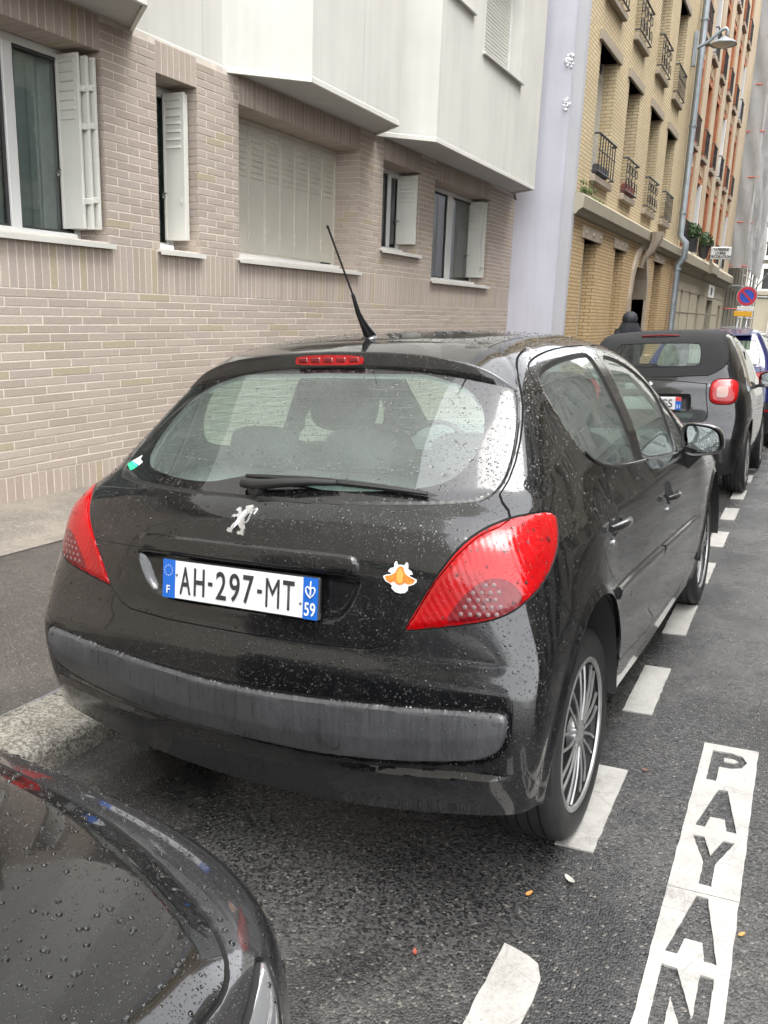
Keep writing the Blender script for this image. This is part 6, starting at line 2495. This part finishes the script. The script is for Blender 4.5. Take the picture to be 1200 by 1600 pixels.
def generic_car(root, F, dims, fields, mats, prec, arches=(), low=.24, res=(46, 60, 120), inner=True, gap=.0035, sub={}, relief=None, want_geo=False):
    """half shell of F cut into named panels (fields: name -> (projection, outline)), mirrored; prec: order in which later names win"""
    x1, y0, y1, z0, z1, cy, cz = dims
    sh = box_shell(F, x1, y0, y1, z0, z1, np.linspace(y0, y1, res[2]), res[0], res[1], cy, cz)
    ff = {}
    for n, (pr, poly, cond) in fields.items():
        def mk(pr=pr, poly=poly, cond=cond):
            ax = {'rear': [0, 2], 'side': [1, 2], 'top': [0, 1]}[pr]
            return lambda V: sdnear(V[:, ax], poly, cond(V))
        ff[n] = mk()
    fa = [(lambda V, q=q: sdnear(V[:, [1, 2]], q, V[:, 0] > .4)) for q in arches]
    fb = lambda V: V[:, 2] - low
    for f in [fb] + fa:
        sh.cut(f)
        sh.drop(f(sh.cen()) < 0)
    for n in fields:
        sh.cut(ff[n])
        sh.cut(lambda V: np.abs(ff[n](V)) - gap)
    V, T = sh.V, sh.T
    N0 = grad_of(F, V)
    d = np.zeros(len(V))
    for n in fields:
        d -= np.where(np.abs(ff[n](V)) < gap * .5, .006, 0)
    if relief:
        d += relief(V, ff)
    mv = np.abs(d) > 1e-6
    c = sh.cen()
    V = V + N0 * d[:, None]
    CN = corner_normals(V, T, 40)
    nr = np.zeros(len(V), bool)
    nr[T[mv[T].any(1)].ravel()] = True
    CN = np.where(nr[T][..., None], CN, N0[T])
    lab = np.full(len(T), 'body_shell', dtype=object)
    for n in prec:
        lab[ff[n](c) < 0] = n
        lab[np.abs(ff[n](c)) < gap] = 'panel_gap'
    fl = np.array([-1., 1., 1.])
    out = {}
    for n in ['body_shell', 'panel_gap'] + [p for p in prec if p not in sub] + [p for p in prec if p in sub]:
        s_ = lab == n
        if not s_.any():
            continue
        t, nn = T[s_], CN[s_]
        par = out[sub[n]] if n in sub else root
        if 'side' == fields.get(n, ('x',))[0] or n in ('tail_light', 'headlight'):
            for s in (1, -1):
                nm = n
                o = tri_object(nm, V if s == 1 else V * fl, t if s == 1 else t[:, ::-1], nn if s == 1 else (nn * fl)[:, ::-1], mats[n], par)
                out[(n, s)] = o
                if s == 1:
                    out[n] = o
        else:
            out[n] = tri_object(n, np.concatenate([V, V * fl]), np.concatenate([t, t[:, ::-1] + len(V)]), np.concatenate([nn, (nn * fl)[:, ::-1]]), mats[n], par)
    return (out, (V, T, lab)) if want_geo else out

def arch_poly(cy, cz, r_):
    return [(cy + r_ * math.cos(a), cz + r_ * math.sin(a)) for a in np.linspace(0, 2 * math.pi, 48, endpoint=False)]

# ---- small black convertible in front
def small_car():
    root = empty('small_car', mat=place(.05, 6.50), label='small black two-seat car with a fabric roof parked ahead of the hatchback', category='car')
    yc = pchip([.1, .25, .35, .55, .70, .85, 1.0, 1.08, 1.20, 1.45, 1.52, 1.7], [.14, .07, .03, .0, .03, .045, .07, .12, .17, .30, .38, .6])
    sz = pchip([.1, .3, .5, .75, .95, 1.05, 1.2, 1.45, 1.6], [.72, .78, .815, .83, .80, .76, .715, .60, .50])
    ty = pchip([-.3, 0, .25, .6, 1.2, 2.0, 2.4, 2.8], [.14, .085, .02, .0, .02, .01, .05, .15])
    zr = pchip([0, .3, .6, 1.0, 1.3, 1.6, 2.1, 2.4, 2.75], [1.47, 1.515, 1.545, 1.555, 1.54, 1.44, 1.02, .93, .72])
    def F(p):
        x = np.abs(p[..., 0]); y = p[..., 1]; z = p[..., 2]
        cab = np.clip((z - 1.0) / .4, 0, 1)
        side = x - (sz(z) - ty(y) - .04 * cab * np.clip((.6 - y) / .6, 0, 1))
        rear = (yc(z) + .10 * x ** 2 - y) / np.sqrt(1 + .3 * np.clip((z - 1.05) / .1, 0, 1))
        top = z - (zr(y) - .09 * x ** 2)
        f = smax(side, rear, .16)
        f = smax(f, top, .09)
        f = smax(f, y - (2.66 - .2 * x ** 2), .3)
        return smax(f, .14 - z, .05)
    al = lambda V: V[:, 0] > -1
    rr = lambda V: V[:, 1] < .62
    lampo = [(.615 + .120 * math.copysign(abs(math.cos(a)) ** .6, math.cos(a)), .985 + .115 * math.copysign(abs(math.sin(a)) ** .6, math.sin(a))) for a in np.linspace(0, 2 * math.pi, 36, endpoint=False)]
    inner = [(.605 + .050 * math.copysign(abs(math.cos(a)) ** .6, math.cos(a)), .985 + .050 * math.copysign(abs(math.sin(a)) ** .6, math.sin(a))) for a in np.linspace(0, 2 * math.pi, 30, endpoint=False)]
    fields = {
        'fabric_roof': ('rear', smoothpoly([(-1, 1.115), (.44, 1.115), (.56, 1.17), (.63, 1.24), (.60, 1.40), (.55, 1.50), (.50, 1.9), (-1, 1.9)], 1), lambda V: V[:, 1] < 1.35),
        'rear_window': ('rear', smoothpoly([(-1, 1.205), (.33, 1.205), (.38, 1.225), (.392, 1.29), (.375, 1.40), (.34, 1.425), (-1, 1.43)], 2), rr),
        'tailgate': ('rear', smoothpoly([(-1, .70), (.44, .70), (.50, .76), (.47, .95), (.46, 1.09), (-1, 1.09)], 1), rr),
        'plate_recess': ('rear', smoothpoly([(-1, .80), (.30, .80), (.345, .83), (.34, .955), (.31, .965), (-1, .965)], 1), rr),
        'lower_grille': ('rear', [(-1, .55), (.34, .55), (.46, .61), (.48, .66), (.44, .685), (-1, .685)], rr),
        'tail_light': ('rear', lampo, rr),
        'door': ('side', smoothpoly([(.62, .32), (1.75, .30), (1.85, .6), (1.80, .95), (1.62, 1.34), (1.40, 1.47), (.75, 1.46), (.60, 1.1), (.55, .8)], 1), lambda V: V[:, 0] > .45),
        'side_window': ('side', smoothpoly([(.72, 1.03), (1.70, .99), (1.60, 1.28), (1.40, 1.42), (.85, 1.42), (.74, 1.25)], 1), lambda V: V[:, 0] > .45),
        'windscreen': ('top', [(-1, 1.56), (.50, 1.56), (.60, 2.02), (-1, 2.08)], lambda V: V[:, 2] > 1.0),
    }
    mats = dict(body_shell='dark_grey_paint', panel_gap='gap_black', fabric_roof='soft_top', rear_window='clear_glass', tailgate='dark_grey_paint', plate_recess='black_trim', lower_grille='black_trim',
                tail_light='lamp_red', door='dark_grey_paint', side_window='side_glass', windscreen='clear_glass')
    def relief(V, ff):
        r_ = .010 * sstep(.0, -.02, ff['tail_light'](V))
        r_ -= .030 * sstep(0, -.03, ff['plate_recess'](V))
        return r_
    out = generic_car(root, F, (.95, -.05, 2.8, .05, 1.62, (.7, 1.9), .75), fields, mats, ['fabric_roof', 'rear_window', 'tailgate', 'plate_recess', 'lower_grille', 'tail_light', 'door', 'side_window', 'windscreen'],
                      (arch_poly(.58, .36, .345), arch_poly(2.32, .36, .335)), .22, sub=dict(rear_window='fabric_roof', plate_recess='tailgate', side_window='door'), relief=relief)
    Fz = lambda x, z: solve_y(F, x, z)
    for s in (1, -1):
        m = MB()
        nn = len(inner)
        pts = [(s * a, Fz(a, b) - .014, b) for a, b in inner]
        m.add(pts + [(s * .605, Fz(.605, .985) - .020, .985)], [((i + 1) % nn, i, nn) if s == 1 else (i, (i + 1) % nn, nn) for i in range(nn)])
        m.build('clear_lens', 'lens_pink', out[('tail_light', s)], smooth=True)
        for yy in (.58, 2.32):
            make_wheel(s * .715, yy, .305, s, 'wheel', root, Rt=.305, rim=.205, width=.19, spokes=6, style='single')
            m = MB()
            P = [[(s * x, yy + .34 * math.cos(an), .36 + .34 * math.sin(an)) for an in np.linspace(-.4, math.pi + .4, 24)] for x in (.80, .5)]
            m.grid(P)
            m.build('wheel_arch_liner', 'liner', root)
    MB().box(-.5, .5, .3, 2.4, .16, .2).build('floor_pan', 'liner', root)
    # letters on the tailgate
    me = text_mesh('smart', .105, .003, 1.0, .006)
    for v in me.vertices:
        x, z = -.13 + v.co.x, 1.045 + v.co.y
        v.co = (x, .082 + .10 * x * x + .75 * (z - 1.045) - .012 - v.co.z, z)
    me.update()
    link('badge_letters', me, 'badge_silver', out['tailgate'])
    # plate
    pl = MB().box(-.262, .262, .038, .050, .822, .938, bev=.003).build('number_plate', 'plate_white', root)
    for txt, cx, cz, w_, h_, mt in (('GS', .135, .880, .10, .074, 'plate_black'), ('31', .236, .852, .034, .034, 'white_print')):
        me = text_mesh(txt, 1.0, 0, 1., .01)
        co = np.array([v.co[:] for v in me.vertices])
        sp = co.max(0) - co.min(0)
        if mt == 'white_print':
            MB().box(.212, .262, .0355, .040, .822, .900).build('plate_band', 'plate_blue', pl)
            MB().box(.212, .262, .0355, .040, .902, .938).build('plate_band', 'plate_red', pl)
        for v in me.vertices:
            v.co = (cx + v.co.x * w_ / sp[0], .0345, cz + v.co.y * h_ / sp[1])
        me.update()
        link('plate_letters', me, mt, pl)
    # high brake light, roof edge
    MB().tube([(-.17, .345, 1.494), (0, .335, 1.499), (.17, .345, 1.494)], .008, 8).build('brake_light', 'lamp_dark_red', root, smooth=True)
    # right and left mirrors with red caps
    for s in (1, -1):
        m = MB()
        rows = []
        for t_, sc in ((0, .96), (.02, 1.0), (.06, .95), (.10, .6), (.115, .1)):
            rows.append([(s * (.90 + .115 * sc * math.copysign(abs(math.cos(a)) ** .7, math.cos(a))), 1.62 + t_, 1.03 + .085 * sc * math.copysign(abs(math.sin(a)) ** .7, math.sin(a))) for a in np.linspace(0, 2 * math.pi, 25)])
        m.grid(rows)
        if s == 1:
            m.f = [f[::-1] for f in m.f]
        mo = m.build('door_mirror', 'lamp_red', root, smooth=50)
        ring = [(s * (.90 + .100 * math.copysign(abs(math.cos(a)) ** .7, math.cos(a))), 1.617 - .025 * math.cos(a) + .012, 1.028 + .070 * math.copysign(abs(math.sin(a)) ** .7, math.sin(a))) for a in np.linspace(0, 2 * math.pi, 24, endpoint=False)]
        MB().add(ring, [tuple(range(24))]).build('mirror_glass', 'mirror_face', mo)
        MB().box(min(s * .78, s * .88), max(s * .78, s * .88), 1.64, 1.69, .95, .99, bev=.01).build('mirror_foot', 'black_trim', mo)
    # cabin: two seats and dash
    for s in (1, -1):
        MB().box(s * .33 - .22, s * .33 + .22, .95, 1.07, .55, 1.22, bev=.05).build('seat_back', 'seat_cloth', root, smooth=40)
    MB().box(-.62, .62, 1.65, 2.0, .6, .98, bev=.04).build('dashboard', 'trim_grey', root)
    MB().box(-.62, .62, .35, .5, .5, 1.12, bev=.03).build('rear_bulkhead', 'trim_grey', root)
small_car()

# ---- blue car beyond it
def blue_car():
    root = empty('blue_car', mat=place(.10, 10.35), label='dark blue car with a roof spoiler parked beyond the small black car', category='car')
    yc = pchip([.1, .3, .5, .7, .95, 1.05, 1.45, 1.7], [.10, .03, .0, .03, .06, .10, .42, .62])
    sz = pchip([.1, .3, .6, .95, 1.05, 1.45, 1.6], [.80, .84, .88, .87, .84, .65, .56])
    ty = pchip([-.3, 0, .3, .8, 3.0, 3.6, 4.3], [.16, .09, .02, 0, .0, .05, .2])
    zr = pchip([0, .35, .8, 1.5, 2.2, 3.1, 3.6, 4.2], [1.50, 1.56, 1.60, 1.60, 1.48, 1.05, 1.0, .75])
    def F(p):
        x = np.abs(p[..., 0]); y = p[..., 1]; z = p[..., 2]
        side = x - (sz(z) - ty(y))
        rear = (yc(z) + .10 * x ** 2 - y) / np.sqrt(1 + .6 * np.clip((z - 1.0) / .1, 0, 1))
        f = smax(side, rear, .14)
        f = smax(f, z - (zr(y) - .08 * x ** 2), .10)
        f = smax(f, y - (4.15 - .3 * x ** 2), .3)
        return smax(f, .16 - z, .05)
    rr = lambda V: V[:, 1] < .75
    fields = {
        'rear_window': ('rear', smoothpoly([(-1, 1.10), (.62, 1.10), (.66, 1.16), (.60, 1.38), (.55, 1.44), (-1, 1.46)], 1), rr),
        'tailgate': ('rear', [(-1, .72), (.60, .72), (.68, .95), (.67, 1.08), (-1, 1.08)], rr),
        'bumper': ('rear', [(-1, .1), (1, .1), (1, .60), (.6, .66), (-1, .66)], rr),
        'tail_light': ('rear', smoothpoly([(.40, .90), (.80, .86), (.86, .98), (.84, 1.04), (.40, 1.0)], 1), rr),
        'door': ('side', smoothpoly([(1.1, .35), (2.9, .33), (2.95, .9), (2.3, 1.42), (1.0, 1.48), (.85, 1.0)], 1), lambda V: V[:, 0] > .45),
        'side_window': ('side', smoothpoly([(.85, 1.10), (2.75, 1.03), (2.2, 1.38), (1.1, 1.45), (.95, 1.35)], 1), lambda V: V[:, 0] > .45),
        'windscreen': ('top', [(-1, 2.2), (.52, 2.25), (.64, 2.95), (-1, 3.05)], lambda V: V[:, 2] > 1.0),
    }
    mats = dict(body_shell='blue_paint', panel_gap='gap_black', rear_window='rear_glass', tailgate='blue_paint', bumper='black_trim', tail_light='lamp_red', door='blue_paint', side_window='side_glass', windscreen='clear_glass')
    generic_car(root, F, (1.0, -.05, 4.3, .05, 1.7, (.8, 3.3), .75), fields, mats, list(fields), (arch_poly(.75, .36, .36), arch_poly(3.3, .36, .36)), .22, res=(40, 50, 90), sub=dict(side_window='door'))
    MB().prism([(.30, 1.500), (.31, 1.52), (.6, 1.585), (.6, 1.55), (.36, 1.50)], -.52, .52, axis=0).build('roof_spoiler', 'blue_paint', root)
    MB().box(-.80, .80, .008, .03, .52, .545).build('red_reflector', 'lamp_red', root)
    for s in (1, -1):
        for yy in (.75, 3.3):
            make_wheel(s * .76, yy, .33, s, 'wheel', root, Rt=.33, rim=.22, width=.20, spokes=5, style='single')
    MB().box(-.55, .55, .4, 3.8, .17, .21).build('floor_pan', 'liner', root)
blue_car()

# ---- car parked close behind the hatchback: its wet bonnet fills the lower left corner of the view
def near_car():
    root = empty('near_car', mat=Matrix.Identity(4), label='black car in the near corner with rain drops on its bonnet', category='car')
    zt = pchip([-4.5, -3.6, -3.0, -2.2, -1.75, -1.3, -1.0, -.80, -.70, -.60], [1.44, 1.46, 1.44, 1.08, .985, .905, .848, .800, .765, .70])
    sz = pchip([0, .25, .5, .7, .85, 1.0, 1.1, 1.4, 1.6], [.80, .85, .875, .87, .845, .80, .76, .62, .55])
    ty = pchip([-4.8, -4.3, -3.9, -1.9, -1.4, -1.1, -.9, -.7, -.5], [.25, .08, .0, .0, .012, .045, .090, .16, .26])
    def F(p):
        x = np.abs(p[..., 0] ); y = p[..., 1]; z = p[..., 2]
        side = x - (sz(z) - ty(y))
        front = y - (-.575 - .20 * x ** 2 - .22 * x ** 4 - .55 * np.clip(z - .56, 0, 1) ** 1.5 - .4 * np.clip(.45 - z, 0, 1) ** 2)
        top = z - (zt(y) - .055 * x ** 2 - .06 * x ** 4)
        f = smax(side, front, .22)
        f = smax(f, top, .13)
        f = smax(f, (-4.45 + .2 * x ** 2) - y, .3)
        return smax(f, .18 - z, .05)
    fields = {
        'bonnet': ('top', smoothpoly([(-1, -.742), (.0, -.744), (.13, -.752), (.36, -.778), (.51, -.820), (.61, -.860), (.68, -.895), (.728, -.935), (.750, -.99), (.762, -1.12), (.772, -1.6), (.74, -1.72), (-1, -1.80)], 1), lambda V: V[:, 2] > .60),
        'headlight': ('top', smoothpoly([(.715, -.855), (.775, -.885), (.82, -.96), (.84, -1.1), (.81, -1.12), (.785, -1.0), (.758, -.93)], 1), lambda V: (V[:, 2] > .50) & (V[:, 1] < -.7)),
        'windscreen': ('top', [(-1, -1.95), (.55, -1.97), (.60, -2.1), (.52, -2.85), (-1, -2.9)], lambda V: V[:, 2] > .95),
        'door': ('side', smoothpoly([(-2.0, .35), (-3.7, .35), (-3.9, .9), (-3.5, 1.38), (-2.95, 1.38), (-2.1, 1.02), (-1.95, .8)], 1), lambda V: V[:, 0] > .45),
        'side_window': ('side', smoothpoly([(-2.25, 1.02), (-3.7, 1.06), (-3.4, 1.33), (-2.95, 1.34)], 1), lambda V: V[:, 0] > .45),
        'grille': ('rear', [(-1, .30), (.55, .30), (.62, .40), (.50, .48), (-1, .50)], lambda V: V[:, 1] > -1.),
    }
    mats = dict(body_shell='near_paint_sky_sheen', panel_gap='gap_black', bonnet='bonnet_paint', headlight='headlamp_glass', windscreen='side_glass', door='dark_grey_paint', side_window='side_glass', grille='black_trim')
    def relief(V, ff):
        return .006 * sstep(.0, -.05, ff['bonnet'](V)) + .004 * sstep(0, -.012, ff['headlight'](V))
    out, geo = generic_car(root, F, (1.0, -4.6, -.45, .05, 1.6, (-3.9, -1.2), .55), fields, mats, ['bonnet', 'windscreen', 'door', 'side_window', 'grille', 'headlight'], (arch_poly(-1.42, .36, .36), arch_poly(-3.85, .36, .36)), .22,
                      res=(110, 70, 230), sub=dict(side_window='door'), relief=relief, want_geo=True)
    for s in (1, -1):
        for yy in (-1.42, -3.85):
            make_wheel(s * .77, yy, .33 + float(road_z(s * .77, yy)), s, 'wheel', root, Rt=.32, rim=.22, width=.2, spokes=7, style='single')
    MB().box(-.55, .55, -4.2, -.9, .17, .21).build('floor_pan', 'liner', root)
    return out, geo
NEAR, _g = near_car()
_V, _T, _lab = _g
_m = np.isin(_lab, ['bonnet', 'body_shell', 'headlight'])
_wt = lambda c, n: np.clip(n[:, 2] + .1, .0, 1.) * (c[:, 1] > -1.9) * (c[:, 2] > .5)
rain_drops(NEAR['bonnet'], _V, _T[_m], 3000, _wt, .0012, .0050, 11)
rain_drops(NEAR['bonnet'], _V * np.array([-1., 1., 1.]), _T[_m][:, ::-1], 1500, _wt, .0012, .0048, 12)
